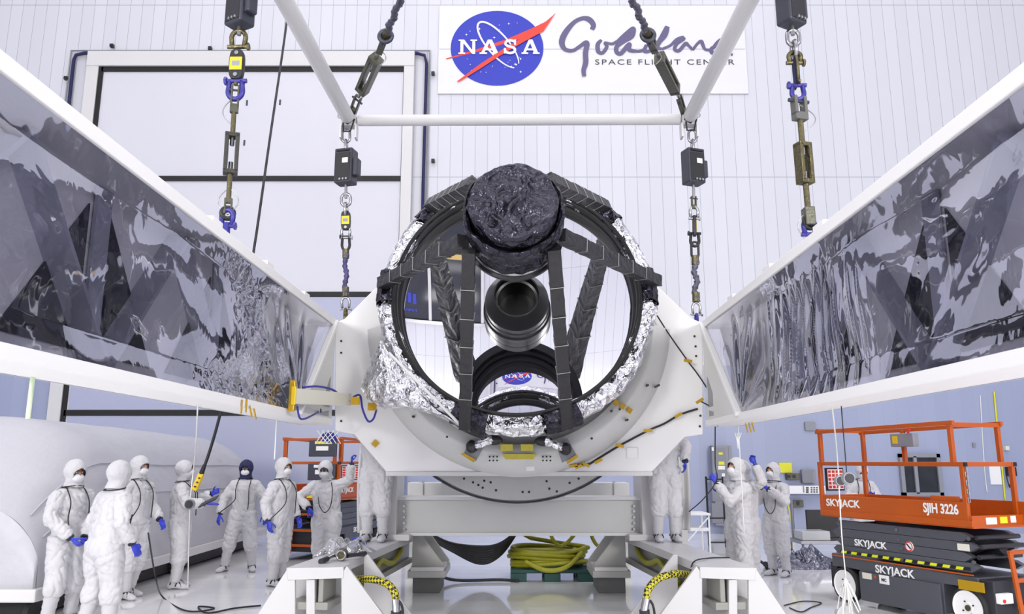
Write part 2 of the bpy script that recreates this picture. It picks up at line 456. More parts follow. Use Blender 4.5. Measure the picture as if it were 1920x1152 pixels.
def emblem(parent, mtx, s, flip=1):
    """the round blue emblem: disc, stars, orbit, swoosh and serif letters; s = disc half width"""
    def T(p, h): return mtx @ V3((p[0] * s * flip, p[1] * s, h))
    b = MB(); b.face([T((math.cos(a * PI / 32), .88 * math.sin(a * PI / 32)), 0.004) for a in range(64)]); b.build('emblem_disc', EMB, parent)
    b = MB()
    up_, lo_ = [(-1.1, -.25), (-.4, -.02), (.2, .2), (.75, .46), (1.05, .62), (1.27, .82)], [(-1.09, -.27), (-.4, -.09), (.1, .08), (.6, .24), (.95, .42), (1.27, .82)]
    for a, c in zip(zip(up_, up_[1:]), zip(lo_, lo_[1:])):
        b.face([T(q, .008) for q in (a[0], a[1], c[1], c[0])] if a[1] != c[1] else [T(q, .008) for q in (a[0], a[1], c[0])])
    b.build('red_swoosh', EMR, parent); b = MB()
    up_, lo_ = [(-.85, -.79), (-.4, -.42), (0, -.13), (.5, .20), (.9, .42), (1.27, .82)], [(-.82, -.81), (-.36, -.5), (.06, -.2), (.56, .12), (1.0, .38), (1.27, .82)]
    for a, c in zip(zip(up_, up_[1:]), zip(lo_, lo_[1:])):
        b.face([T(q, .036) for q in (a[0], a[1], c[1], c[0])] if a[1] != c[1] else [T(q, .036) for q in (a[0], a[1], c[0])])
    b.build('red_swoosh', EMR, parent)
    b = MB(); pts = []
    for k in range(58):
        a = 0.35 + k * (2 * PI - .6) / 57
        x, y = .66 * math.cos(a), .23 * math.sin(a); c, s_ = math.cos(math.radians(-52)), math.sin(math.radians(-52))
        pts.append(T((x * c - y * s_ + .02, x * s_ + y * c + .07), .011))
    b.tube(pts, [s * (.012 + .012 * abs(math.sin(k / 57 * PI))) for k in range(58)], 6); b.build('orbit_line', PAPER, parent)
    for i, ch in enumerate('NASA'):
        b = MB()
        x0 = (-.83, -.36, .13, .54)[i]; wd = (.4, .4, .3, .36)[i]
        for n_, pl in enumerate(glyph_poly(ch)):
            b.face([T((x0 + p[0] * wd, -.155 + p[1] * .34), .03 + .0004 * n_) for p in pl])
        b.build('emblem_letter', PAPER, parent)
    b = MB(); r2 = random.Random(3)
    for k in range(34):
        a = r2.uniform(0, 2 * PI); q = math.sqrt(r2.uniform(.05, .8)); p = (q * math.cos(a) * .92, q * math.sin(a) * .8)
        if -.2 < p[1] < .22: continue
        z = r2.choice((.012, .016, .03))
        b.face([T((p[0] + z * dx, p[1] + z * dy), .006) for dx, dy in ((0, 1), (.25, .25), (1, 0), (.25, -.25), (0, -1), (-.25, -.25), (-1, 0), (-.25, .25))])
    tag(b.build('emblem_stars', PAPER, parent), kind='stuff')
GODPX = [[(945, 160, 6), (955, 130, 7), (930, 95, 8), (890, 88, 6), (840, 115, 6), (790, 180, 8), (768, 240, 8), (785, 285, 6), (830, 295, 5), (870, 270, 5), (905, 245, 6), (915, 255, 7), (905, 310, 7), (905, 370, 7), (892, 420, 6), (895, 458, 5)],
       [(1000, 226, 4), (978, 255, 6), (980, 300, 6), (1005, 308, 5), (1030, 270, 5), (1020, 245, 4), (1060, 252, 4), (1095, 235, 5)],
       [(1095, 235, 5), (1140, 195, 7), (1188, 152, 6), (1176, 200, 8), (1130, 235, 6), (1088, 270, 6), (1088, 305, 6), (1112, 312, 6), (1150, 265, 6), (1165, 255, 5), (1160, 290, 6), (1205, 300, 4)],
       [(1205, 300, 4), (1245, 290, 5), (1262, 258, 5), (1250, 300, 5), (1300, 285, 5), (1345, 220, 6), (1386, 145, 6), (1372, 195, 7), (1338, 240, 6), (1325, 275, 5), (1350, 285, 4)],
       [(1350, 285, 4), (1400, 262, 4), (1440, 225, 5), (1478, 216, 7), (1440, 250, 5), (1425, 285, 5), (1450, 295, 5), (1490, 250, 5), (1506, 262, 4), (1530, 290, 4)],
       [(1530, 290, 4), (1560, 250, 4), (1582, 235, 5), (1590, 255, 5), (1604, 287, 4), (1640, 290, 4)],
       [(1640, 290, 4), (1672, 248, 5), (1702, 226, 6), (1680, 258, 5), (1640, 282, 5), (1645, 308, 6), (1690, 306, 5), (1740, 240, 5), (1785, 150, 6), (1756, 240, 6), (1752, 290, 6)],
       [(1752, 318, 4), (1762, 322, 4)]]
GOD = [[((x - 768) * .001395, (300 - y) * .0031, w * 1.25) for x, y, w in st] for st in GODPX]
def script_word(parent, mtx, s, flip=1, mat=None, strokes=None, wmul=1.0):
    for st in (strokes or GOD):
        pts = smoothpath([(p[0], p[1], p[2]) for p in st], 7)
        b = MB(); pr = None
        for i, p in enumerate(pts):
            a, c = pts[max(0, i - 1)], pts[min(len(pts) - 1, i + 1)]
            d = V3((c.x - a.x, (c.y - a.y) * .45, 0)); n = V3((-d.y, d.x, 0)).normalized() if d.length > 1e-6 else V3((1, 0, 0))
            h = p.z * .0024 * wmul
            q = [V3((p.x, p.y * .45, 0)) + n * h, V3((p.x, p.y * .45, 0)) - n * h]
            vs = [b.bm.verts.new(mtx @ V3((k.x * s * flip, k.y * s, .006 + .0002 * i))) for k in q]
            if pr: b.bm.faces.new((pr[0], pr[1], vs[1], vs[0]))
            pr = vs
        b.build('script_stroke', mat or INK, parent)
bn = thing('wall_banner', 'white banner with round blue emblem and script lettering on the back wall', 'banner', ((bx0 + bx1) / 2, 19.97, bz0), world=True)
MB().span((bx0, 19.955, bz0), (bx1, 19.985, bz1)).build('vinyl_sheet', BANNER, bn)
ec = PY(932, 90, 19.95)
emblem(bn, facing(ec, (1, 0, 0), (0, 0, 1)), PY(1019, 90, 19.95).x - ec.x)
g0, g1 = PY(1053.6, 96.8, 19.95), PY(1383.5, 96.8, 19.95)
script_word(bn, facing(g0, (1, 0, 0), (0, 0, 1)), (g1.x - g0.x) / 1.43)
MB().span((bx0 + .02, 19.95, PY(1100, 92, 19.95).z - .012), (bx1 - .02, 19.956, PY(1100, 92, 19.95).z + .012)).build('fold_line', M('fold_grey', (186, 186, 196), .5), bn)
me_c = PY(1246, 117, 19.95)
put_text('lettering', 'SPACE FLIGHT CENTER', 0.22, INK2, bn, facing(me_c, (1, 0, 0), (0, 0, 1)) @ Matrix.Translation((0, 0, .005)), sx=1.0, spacing=1.25)
o = bpy.data.objects['lettering']
wd = max(v.co.x for v in o.data.vertices) - min(v.co.x for v in o.data.vertices); want = PY(1376, 117, 19.95).x - PY(1115, 117, 19.95).x
for v in o.data.vertices: v.co.x = me_c.x + (v.co.x - me_c.x) * want / wd

# ------------------------------------------------------------------ observation gallery window high in the wall behind the camera
GLASSD = M('gallery_glass', (52, 54, 64), 0.08)
win = tag(MB().span((0.6, YF + .02, 11.0), (7.6, YF + .05, 17.3)).build('window_1', GLASSD), kind='structure')
for x in (0.6, 2.5, 4.3, 6.0, 7.6):
    struct('window_mullion', MB().span((x - .05, YF + .04, 11.0), (x + .05, YF + .10, 17.3)), WHITE, win)
struct('window_frame', MB().span((0.5, YF, 17.25), (7.7, YF + .12, 17.45)), STEEL, win)
struct('window_sill', MB().span((0.5, YF, 10.85), (7.7, YF + .12, 11.05)), STEEL, win)
struct('window_beam', MB().span((0.6, YF + .05, 13.6), (7.6, YF + .08, 13.85)), M('beam_tan', (206, 178, 110), 0.5), win)
gs = thing('gallery_sign', 'blue telescope logo on the dark gallery window behind the camera', 'sign', (3.4, YF + .06, 15.4), world=True)
for k in range(5):
    MB().span((3.4 - .42 + k * .17, YF + .055, 15.75 + .05 * abs(k - 2)), (3.4 - .42 + k * .17 + .12, YF + .065, 16.3 + .05 * abs(k - 2))).build('logo_bar', EMB, gs)
put_text('logo_text', 'ROMAN', .24, INK2 if False else EMB, gs, facing((3.4, YF + .06, 16.75), (-1, 0, 0), (0, 0, 1)), bold=.006)
# ================================================================== white instrument carrier: front plate, two long arms
YC = 9.6
CX = 0.085
car = thing('instrument_carrier', 'huge white carrier frame with two film-covered arms around the telescope', 'carrier', (CX, YC, 1.5), world=True)
def yo(p, dy=0.0): return V3((p.x, p.y + dy, p.z))
out = [(628, 606), (646, 598), (724, 520), (1216, 520), (1296, 597), (1318, 606), (1318, 815), (1284, 820), (1222, 886), (725, 886), (664, 815), (628, 808)]
MB().prism([PY(u, v, YC) for u, v in out], (0, 0.3, 0)).build('front_plate', CARRIER, car, bevel=0.01)
def axf(cx, cz):
    return lambda r, h, a: V3((cx + r * math.cos(a), h, cz + r * math.sin(a)))
MB().lathe([(1.50, 9.36), (1.62, 9.30), (1.66, 9.31), (1.88, 9.585), (1.88, 9.62)], axf(CX, 3.44), 64, PI * 1.015, PI * 1.985).build('conical_rim', CARRIER_GREY, car, smooth=True)
MB().span((PY(724, 886, YC).x, YC - 0.03, PY(900, 893, YC).z), (PY(1223, 886, YC).x, YC + 0.32, PY(900, 885, YC).z)).build('bottom_flange', WHITE, car, bevel=0.006)
pc = PY(1185, 850, YC)
MB().box(yo(pc, -0.012), (0.13, 0.02, 0.13)).build('cover_plate', CARRIER, car, bevel=0.004)
for (u, v) in ((1302, 631), (1304, 650), (1305, 668), (1313, 780), (1312, 800), (640, 640), (640, 662), (640, 790), (1227, 727), (1156, 771), (1207, 727), (780, 784), (842, 821), (1105, 824), (1170, 790), (1141, 774)):
    p = PY(u, v, YC); MB().cyl(yo(p, -0.30 if 700 < u < 1230 else -0.01), yo(p, 0.02), 0.014, seg=8).build('bolt', LIFT_DARK, car)
def arm(side):
    xi = -2.17 if side < 0 else 2.34
    sx = side
    xn = xi if side < 0 else 2.20                # inner face near the camera (the right arm toes in a little)
    y0, y1 = 1.6, 9.56
    zt_, zb = (3.47, 2.175) if side < 0 else (3.44, 2.16)
    def X(y): return xi + (xn - xi) * (9.6 - y) / 6.6
    nm = 'left' if side < 0 else 'right'
    # outer skin behind, top rail, bottom flange
    def pr(name, prof, mat, ya=y0, yb=y1, bevel=0.008):
        b = MB()
        A = [b.bm.verts.new((X(ya) + sx * a, ya, z)) for a, z in prof]; B = [b.bm.verts.new((X(yb) + sx * a, yb, z)) for a, z in prof]
        n = len(prof); b.bm.faces.new(A); b.bm.faces.new(list(reversed(B)))
        for i in range(n): b.bm.faces.new((A[i], B[i], B[(i + 1) % n], A[(i + 1) % n]))
        return b.build(name, mat, car, bevel=bevel)
    pr('arm_top_rail', [(0, zt_ - .09), (0, zt_), (.36, zt_), (.36, zt_ - .09)], CARRIER)
    pr('arm_bottom_rail', [(0, zb), (0, zb + .075), (.36, zb + .075), (.36, zb)], CARRIER)
    pr('arm_back_skin', [(.34, zb), (.34, zt_), (.36, zt_), (.36, zb)], CARRIER, bevel=0)
    for yy in (8.2, 6.9, 5.6):
        xx = X(yy) + sx * .06
        MB().box((xx, yy, zt_ + .025), (0.08, 0.2, 0.05)).build('arm_lug', CARRIER, car, bevel=0.006)
    # truss web: diagonal plates with dark openings
    xw = .30
    ys = [9.3 - .95 * k for k in range(9)]
    for k, ya in enumerate(ys[:-1]):
        yb = ys[k + 1]
        p, q = ((ya, zb + .1), (yb, zt_ - .12)) if k % 2 else ((ya, zt_ - .12), (yb, zb + .1))
        MB().bar((X(p[0]) + sx * xw, p[0], p[1]), (X(q[0]) + sx * xw, q[0], q[1]), .03, .26, up=(sx, 0, 0)).each(lambda c: c).build('web_plate', M('web_blue_grey', (168, 170, 182), 0.4), car)
        if k % 2 == 0:
            MB().box((X(yb) + sx * (xw + .015), yb, (zb + zt_) / 2), (.02, .17, zt_ - zb - .16)).build('web_post', M('web_blue_grey', (168, 170, 182), 0.4), car)
        ym = (ya + yb) / 2
        poly = [(ya - .12, zb + .2), (yb + .12, zb + .2), (yb + .12, zt_ - .22), (ya - .12, zt_ - .22)]
        tri = [poly[i] for i in ((0, 1, 2) if k % 2 == 0 else (0, 1, 3))]
        MB().prism([(X(a) + sx * .327, a, b) for a, b in tri], (sx * .012, 0, 0)).build('web_opening', M('web_dark', (40, 41, 50), 0.5), car)
    # slanted end post and gusset by the front plate
    e0 = V3((X(9.5), 9.5, zt_ - .03)); e1 = V3((X(8.0), 8.02, zb + .06))
    MB().bar(e0, e1, .05, .07, up=(sx, 0, 0)).build('slanted_post', CARRIER, car, bevel=0.006)
    MB().prism([(X(9.55) + sx * .02, 9.58, zb + .05), (X(9.55) + sx * .02, 9.58, zt_ - .05), (X(8.1) + sx * .02, 8.1, zb + .05)], (sx * .012, 0, 0)).build('gusset', CARRIER_GREY, car)
    for (ya, yb2, za, zc_) in ((9.42, 9.02, 2.38, 2.75), (9.4, 8.75, 2.27, 2.34)):
        tri = [(X(9.4), ya, za), (X(9.4), yb2, za), (X(9.4), ya, zc_)]
        MB().prism([V3(p) + V3((sx * .015, 0, 0)) for p in tri], (sx * .004, 0, 0)).build('gusset_window', CABGREY, car)
    # smoky film stretched over the inner face, wrinkled
    film_zt, film_zb = zt_ - .085, zb + .045
    sd = 11.3 if side < 0 else 47.9
    def film(uu, vv):
        z = film_zb + (film_zt - film_zb) * vv
        yend = 8.02 + (9.5 - 8.02) * vv
        y = yend + (1.65 - yend) * uu
        edge = min(uu * 14, 1, vv * 6, (1 - vv) * 7); edge = max(0.0, edge)
        d = 0.03 * noise.noise(V3((y * .9, z * 1.6, sd))) + 0.005 * noise.noise(V3((y * 2.4 + z * 2, z * 3.5 - y, sd)))
        d += 0.0012 * noise.noise(V3((y * 7 + 5 * z, z * 7 - 3 * y, sd)))
        # crumpled streaks
        if side < 0:
            band = math.exp(-((y - (6.6 + 1.15 * (2.95 - z))) / .26) ** 2) + 1.2 * math.exp(-((z - 2.32) / .1) ** 2) * math.exp(-((y - 6.8) / .9) ** 2)
            d += band * (0.05 * abs(noise.noise(V3((y * 6, z * 10, 3)))) + 0.022 * noise.noise(V3((y * 17, z * 15, 5))))
        else:
            band = math.exp(-((y - 6.1) / .7) ** 2) * min(1, max(0, (3.25 - z) * 3))
            fold = abs(math.sin(y * 15 + 2.2 * noise.noise(V3((y * 2, z * 1.2, 1))) + (z - 2.2) * 1.1 * (y - 5.7)))
            d += band * (0.055 * fold ** 0.6 - .02) + .5 * band * 0.02 * noise.noise(V3((y * 14, z * 4, 5)))
        # fan of folds radiating from the lower end corner
        r = math.hypot(y - 8.05, (z - 2.22)); a = math.atan2(z - 2.22, 8.05 - y)
        d += 0.02 * math.exp(-((r - .5) / .45) ** 2) * math.sin(a * 13 + 2 * noise.noise(V3((a * 3, r, 9))))
        return V3((X(y) + sx * (0.02 + edge * (d + .03)), y, z))
    MB().grid(film, 420, 110).build('film_cover', FILM_L if side < 0 else FILM_R, car, smooth=True, flip=False)
FILM_L = film_material('smoky_film', (0.70, 0.70, 0.79), (0.90, 0.91, 0.98), 0.24)
FILM_R = FILM_L
arm(-1); arm(1)
# ------------------------------------------------------------------ grey half disc hanging behind the plate
dsk = car
zd = PY(968, 942, 10.45).z; Rd = 1.93
MB().lathe([(0.001, 10.45), (Rd - .02, 10.45), (Rd, 10.47), (Rd, 10.57), (Rd - .02, 10.59), (0.001, 10.59)], axf(PY(970, 900, 10.45).x, zd + Rd), 96).build('grey_disc', M('brushed_disc', (176, 176, 175), 0.35, 0.4, var=0.12, vscale=3), dsk, smooth=False)
MB().lathe([(Rd + .005, 10.44), (Rd + .02, 10.44), (Rd + .02, 10.6), (Rd + .005, 10.6)], axf(PY(970, 900, 10.45).x, zd + Rd), 96, closed=True).build('disc_rim', DARK, dsk)
r2 = random.Random(5)
for (u, v) in ((887, 905), (897, 910), (908, 902), (920, 905), (905, 915), (980, 923), (992, 923), (1025, 903), (1044, 922), (1068, 906), (930, 920), (1030, 917), (870, 898), (1085, 898)):
    p = PY(u, v, 10.44); MB().cyl(p, yo(p, .02), .016, seg=8).build('bolt_hole', BLACK, dsk)
# ================================================================== telescope
TILT = math.radians(11.5)
TC = V3((0.055, 9.0, 3.64))
TA = V3((-0.02, -math.cos(TILT), math.sin(TILT))).normalized()      # axis, out of the ring towards the camera and up
TU = V3((0, math.sin(TILT), math.cos(TILT)))
TX = TU.cross(TA).normalized() * -1
TX = TX if TX.x > 0 else -TX
def tf(r, y, a): return TC + TA * (9.0 - y) + TX * (r * math.cos(a)) + TU * (r * math.sin(a))
def PT(u, v, y):                                   # pixel ray meets the telescope's cross plane y
    d = ray(u, v); o = V3((0, 0, CAM_H)); c = TC + TA * (9.0 - y)
    return o + d * ((c - o).dot(TA) / d.dot(TA))
tel = thing('space_telescope', 'telescope with silver foil ring, six wrapped struts and black foil hub', 'telescope', (0.05, 9.3, 1.75), world=True)
def crumple(p, amp, s, seed=0.0):
    q = V3(p) * s + V3((seed, seed * 2, 0))
    d = noise.noise(q) + .6 * abs(noise.noise(q * 2.3)) + .4 * noise.noise(q * 4.7)
    e = noise.noise(q * 1.3 + V3((9, 4, 2)))
    return d * amp, e * amp
def foil_lathe(prof, seg, amp, s, oct=0.0, seed=0.0, a0=0, a1=2 * PI, closed=True, c=None):
    b = MB()
    def fn(r, y, a):
        d, e = crumple((r * math.cos(a), y, r * math.sin(a)), amp, s, seed)
        k = 1.0
        if oct:
            m = (a + PI / 8) % (PI / 4) - PI / 8
            k = 1 - oct + oct * math.cos(PI / 8) / math.cos(m)
            k = 1 - oct * .5 + oct * .5 * math.cos(m * 8)
        return tf(r * k + d, y + e, a)
    b.lathe(prof, fn, seg, a0, a1, closed)
    return b
def dense(pr, n):
    o = []
    for i in range(len(pr)):
        a, b = pr[i], pr[(i + 1) % len(pr)]
        for k in range(n): o.append((a[0] + (b[0] - a[0]) * k / n, a[1] + (b[1] - a[1]) * k / n))
    return o
ringp = dense([(1.43, 8.99), (1.45, 8.93), (1.58, 8.92), (1.635, 8.97), (1.65, 9.06), (1.53, 9.30), (1.44, 9.32)], 4)
foil_lathe(ringp, 300, 0.022, 8, oct=0.02).build('foil_ring', SILVER, tel, smooth=False)
MB().lathe([(1.465, 8.905), (1.45, 8.88), (1.425, 8.895), (1.42, 8.95), (1.405, 8.96), (1.40, 9.02), (1.415, 9.03), (1.41, 9.10), (1.38, 9.11), (1.375, 9.2), (1.395, 9.22), (1.385, 9.30), (1.36, 9.31), (1.36, 9.36), (1.46, 9.36)], tf, 128, closed=True).build('inner_ring', MATTE_BLACK, tel, smooth=False)
foil_lathe(dense([(1.425, 8.905), (1.453, 8.905), (1.453, 8.96), (1.42, 8.96)], 2), 300, .008, 14, seed=4).build('black_lip', BLACKFOIL, tel)
# primary mirror: concave, looking at the camera
RM = 7.0
prof = [(1.40 * k / 40, 9.44 - (1.40 * k / 40) ** 2 / (2 * RM)) for k in range(41)]
prof[0] = (0.0005, 9.44)
MT = math.radians(10.25)                             # the mirror sits a touch lower-pointing than the ring
MA = V3((-0.02, -math.cos(MT), math.sin(MT))).normalized(); MU = V3((0, math.sin(MT), math.cos(MT))); MC = TC - TA * .44
pm = MB().lathe(prof + [(1.40, 9.5), (0.0005, 9.55)], lambda r, y, a: MC + MA * (9.44 - y) + TX * (r * math.cos(a)) + MU * (r * math.sin(a)), 160).build('primary_mirror', MIRROR, tel, smooth=False)
for p_ in pm.data.polygons: p_.use_smooth = True
# central baffle tube
MB().lathe([(.41, 9.44), (.41, 9.36), (.39, 9.34), (.388, 9.26), (.372, 9.25), (.38, 9.22), (.38, 9.12), (.365, 9.09), (.275, 8.935), (.262, 8.925), (.257, 8.935), (.256, 8.96)], tf, 96).build('central_baffle', BAFFLE, tel, smooth=False, bevel=0.004)
MB().lathe([(.258, 8.95), (.252, 9.06), (.225, 9.07), (.225, 9.09), (.23, 9.10), (.23, 9.42), (.001, 9.43)], tf, 96).build('baffle_bore', M('bore_black', (7, 7, 8), .35), tel)
# ------------------------------------------------------------------ secondary hub wrapped in black foil
hubp = [(.001, 6.76)] + [(.39 * k / 8, 6.765 + .012 * (k / 8) ** 2) for k in range(1, 9)] + [(.41, 6.80), (.415, 6.86), (.42, 6.95), (.432, 7.0), (.445, 7.05), (.45, 7.12), (.445, 7.22), (.455, 7.30), (.455, 7.38), (.44, 7.42)]
def ridges(p):
    t = 0.0; a = 1.0; q = V3(p)
    for f in (2.6, 5.3, 10.1):
        w = q * f + V3((f, 2 * f, 0)); w += V3((noise.noise(w * .7), noise.noise(w * .7 + V3((3, 1, 4))), 0)) * .8
        t += a * abs(noise.noise(w)); a *= .5
    return t
def hubfn(r, y, a):
    p = V3((r * math.cos(a), y, r * math.sin(a))); d, e = crumple(p, .008, 9, 2); k = ridges(p) - .35
    if r < .385: return tf(r, y + k * .085 * min(1, (.41 - r) * 9) + e, a)
    return tf(r + d - k * .045, y + e * .6, a)
hp = []
for a, b in zip(hubp, hubp[1:]):
    for k in range(5): hp.append((a[0] + (b[0] - a[0]) * k / 5, a[1] + (b[1] - a[1]) * k / 5))
hp.append(hubp[-1])
MB().lathe(hp, hubfn, 170).build('hub', BLACKFOIL, tel, smooth=False)
def collarfn(r, y, a):
    m = (a % (PI / 3)) - PI / 6; k = 1 + .02 * math.cos(m * 6)
    d, e = crumple((r * math.cos(a), y, r * math.sin(a)), .014, 9, 6)
    return tf(r * k + d, y + e, a)
MB().lathe(dense([(.43, 6.93), (.455, 6.91), (.48, 6.94), (.48, 7.14), (.44, 7.18)], 4), collarfn, 140, closed=True).build('hub_collar', BLACKFOIL, tel)
MB().lathe([(.44, 7.39), (.456, 7.39), (.46, 7.47), (.44, 7.47)], tf, 96, closed=True).build('silver_rim', STEEL, tel, smooth=True)
MB().lathe([(.45, 7.44), (.485, 7.45), (.485, 7.49), (.43, 7.50), (.425, 7.46), (.40, 7.46), (.395, 7.43), (.37, 7.43), (.365, 7.40), (.345, 7.39), (.34, 7.37)], tf, 96).build('hub_baffle', BAFFLE, tel)
# convex secondary mirror on the hub's back
RS = 1.7
pr2 = [(.35 * k / 24, 7.41 - (.35 * k / 24) ** 2 / (2 * RS)) for k in range(25)]; pr2[0] = (.0005, 7.41)
MB().lathe(pr2, tf, 96).build('secondary_mirror', MIRROR, tel, smooth=True)
# ------------------------------------------------------------------ struts
feet = [((716, 532), (868, 452)), ((1232, 528), (1050, 442)), ((872, 800), (879, 470)), ((1063, 800), (1038, 465)), ((806, 385), (888, 345)), ((1136, 388), (1028, 338))]
for i, (f, h) in enumerate(feet):
    p, q = PT(f[0], f[1], 8.86), PT(h[0], h[1], 7.12)
    b = MB(); n = 40
    d = (q - p).normalized(); x = d.cross(V3((0, 1, 0))).normalized(); y = d.cross(x)
    rows = []
    for k in range(n + 1):
        c = p + (q - p) * (k / n); row = []
        for m in range(16):
            sx_, sy_ = ((-1, -1), (1, -1), (1, 1), (-1, 1))[m // 4]; ex, ey = ((-1, -1), (1, -1), (1, 1), (-1, 1))[(m // 4 + 1) % 4]
            t_ = (m % 4) / 4; hx, hy = sx_ + (ex - sx_) * t_, sy_ + (ey - sy_) * t_
            pt = c + (x * hx + y * hy) * (.062 + .006 * noise.noise(V3((k * .6, m * .7, i * 5))))
            row.append(b.bm.verts.new(pt))
        rows.append(row)
    for A, B in zip(rows, rows[1:]):
        for m in range(16): b.bm.faces.new((A[m], A[(m + 1) % 16], B[(m + 1) % 16], B[m]))
    b.bm.faces.new(rows[0]); b.bm.faces.new(rows[-1])
    so = b.build('strut', STRUTFOIL, tel)
    for k in range(1, 6):
        c = p + (q - p) * (.04 + .155 * k)
        w_ = .068
        b = MB(); b.tube([c + (x * a + y * e) * w_ for a, e in ((-1, -1), (1, -1), (1, 1), (-1, 1), (-1, -1))], .0035, 6)
        tb = b.build('tie_cord', M('tie_white', (176, 176, 172), 0.6), so)
    # black wrapped joint where the strut meets the ring
    c = p - TC; a = math.atan2(c.dot(TU), c.dot(TX))
    foil_lathe(dense([(1.425, 8.95), (1.46, 8.89), (1.58, 8.875), (1.645, 8.95), (1.665, 9.08), (1.54, 9.33), (1.43, 9.34)], 4), 24, .014, 9, seed=i, a0=a - .13, a1=a + .13).build('joint_wrap', BLACKFOIL, tel)
# silver blanket flap at the lower left of the ring
b = MB()
def flap(uu, vv):
    inner = PT(716 + (868 - 716) * uu, 640 + (798 - 640) * uu + 26 * math.sin(PI * uu), 8.93)
    ol = [(706, 652), (690, 690), (677, 728), (690, 752), (722, 768), (760, 768), (810, 775), (862, 806)]
    t_ = uu * 7; k = min(6, int(t_)); f_ = t_ - k
    ou = PY(ol[k][0] + (ol[k + 1][0] - ol[k][0]) * f_, ol[k][1] + (ol[k + 1][1] - ol[k][1]) * f_, 9.05)
    c = inner.lerp(ou, vv)
    d, e = crumple((c.x, c.y, c.z), .03, 7, 8)
    return c + V3((e * .4, -abs(d) - .10 * math.sin(PI * vv), d * .4))
b.grid(flap, 70, 34)
b.build('foil_flap', SILVER, tel, flip=False, solid=.004)
p, q = PT(729, 662, 8.83), PT(862, 796, 8.80)
MB().tube([p, q], .016, 8).build('flap_rod', PAPER, tel)
# ------------------------------------------------------------------ lower mounts under the ring
for sx_ in (-1, 1):
    pl = [(868, 854), (882, 824), (906, 840), (892, 866)] if sx_ < 0 else [(1044, 838), (1064, 822), (1082, 856), (1054, 868)]
    MB().prism([PY(u, v, 9.26) for u, v in pl], (0, .03, 0)).build('mount_plate', CABGREY, tel, bevel=.004)
    a_, b_ = ((885, 838), (925, 824)) if sx_ < 0 else ((1060, 842), (1020, 826))
    p, q = PY(*a_, 9.16), PY(*b_, 9.08)
    d = q - p
    foil = MB(); foil.tube([p + d * (k / 8) for k in range(9)], [.05 + .008 * math.sin(k * 2.1) for k in range(9)], 12); foil.build('mount_leg', SILVER, tel)
    MB().ball(p, .075, 12).each(lambda c: c + V3((.008 * nz(c, 30),) * 3)).build('black_boot', STRUTFOIL, tel)
    MB().ball(q + V3((0, .02, -.01)), (.11, .06, .06), 12).build('black_wrap', STRUTFOIL, tel)
    pl = [(864, 852), (868, 849), (892, 862), (888, 868)] if sx_ < 0 else [(1062, 866), (1082, 852), (1085, 858), (1064, 871)]
    MB().prism([PY(u, v, 9.22) for u, v in pl], (0, .02, 0)).build('amber_strip', KAPTON, tel)
MB().prism([PY(u, v, 9.24) for u, v in [(942, 852), (1006, 852), (1000, 862), (948, 862)]], (0, .03, 0)).build('gold_plate', GOLD, tel)
for k in range(2):
    u0 = 938 + k * 38
    MB().prism([PY(u, v, 9.12) for u, v in [(u0, 833), (u0 + 24, 833), (u0 + 24, 846), (u0, 846)]], (0, .12, 0)).build('gold_bracket', GOLD, tel, bevel=.006)
MB().prism([PY(u, v, 9.25) for u, v in [(987, 876), (1002, 875), (1002, 883), (987, 884)]], (0, .01, 0)).build('label_plate', PAPER, tel)
for (u0, v0) in ((918, 857), (1018, 857)):
    for a in range(3):
        for e in range(2):
            p = PY(u0 + a * 7, v0 + e * 7, 9.27); MB().cyl(p, yo(p, .03), .011, seg=8).build('bolt', BLACK, tel)
for k in range(3):
    u, v = ((1155, 755), (1167, 762), (1180, 770))[k]
    p = PY(u, v, 9.3); MB().box(p, (.06, .04, .06), Matrix.Rotation(.6, 3, 'Y')).build('amber_pad', KAPTON, tel)
# sensor cables taped to the plate
def cable(name, label, pts, r, mat, cat='cable', tapes=(), y=9.5, tape=KAPTON, group=None):
    t = thing(name, label, cat, pts[0], world=True, group=group)
    MB().tube(smoothpath(pts, 6), r, 8).build('wire', mat, t, smooth=True)
    for p in tapes:
        MB().box(p, (.10, .02, .035), Matrix.Rotation(rnd.uniform(-.6, .9), 3, 'Y')).build('tape_tab', tape, t)
    return t
P2 = [(1065, 873), (1100, 872), (1122, 860), (1162, 836), (1215, 808), (1245, 795), (1275, 778), (1308, 767)]
cable('taped_cable', 'black cable rising across the plate under yellow tape tabs', [PY(u, v, 9.56) for u, v in P2], .013, CABLE, tapes=[PY(u, v, 9.53) for u, v in ((1075, 874), (1086, 875), (1098, 872), (1122, 865), (1162, 836), (1215, 808), (1272, 779))])
P3 = [(1232, 592), (1255, 628), (1290, 678), (1308, 702), (1330, 735), (1352, 772)]
cable('thin_cable', 'thin black cable hanging from the ring towards the right arm', [PY(u, v, 9.5) for u, v in P3], .009, CABLE, tapes=[PY(1290, 677, 9.48)])
P4 = [(1312, 752), (1335, 765), (1350, 782), (1345, 800)]
cable('short_cable', 'short black cable looping at the right arm joint', [PY(u, v, 9.4) for u, v in P4], .008, CABLE, tapes=[PY(1312, 752, 9.38)])
t = cable('blue_wire_bundle', 'blue wire loop beside the silver foil flap', [PY(u, v, 9.2) for u, v in ((662, 745), (675, 742), (680, 768), (690, 790), (700, 786), (706, 768))], .012, BLUEWIRE)
for (u, v) in ((666, 752), (698, 763)):
    MB().box(PY(u, v, 9.17), (.10, .03, .09)).build('tape_tab', KAPTON, t)
MB().box(PY(704, 832, 9.58), (.07, .012, .07), Matrix.Rotation(.7, 3, 'Y')).build('tape_patch', KAPTON, t)
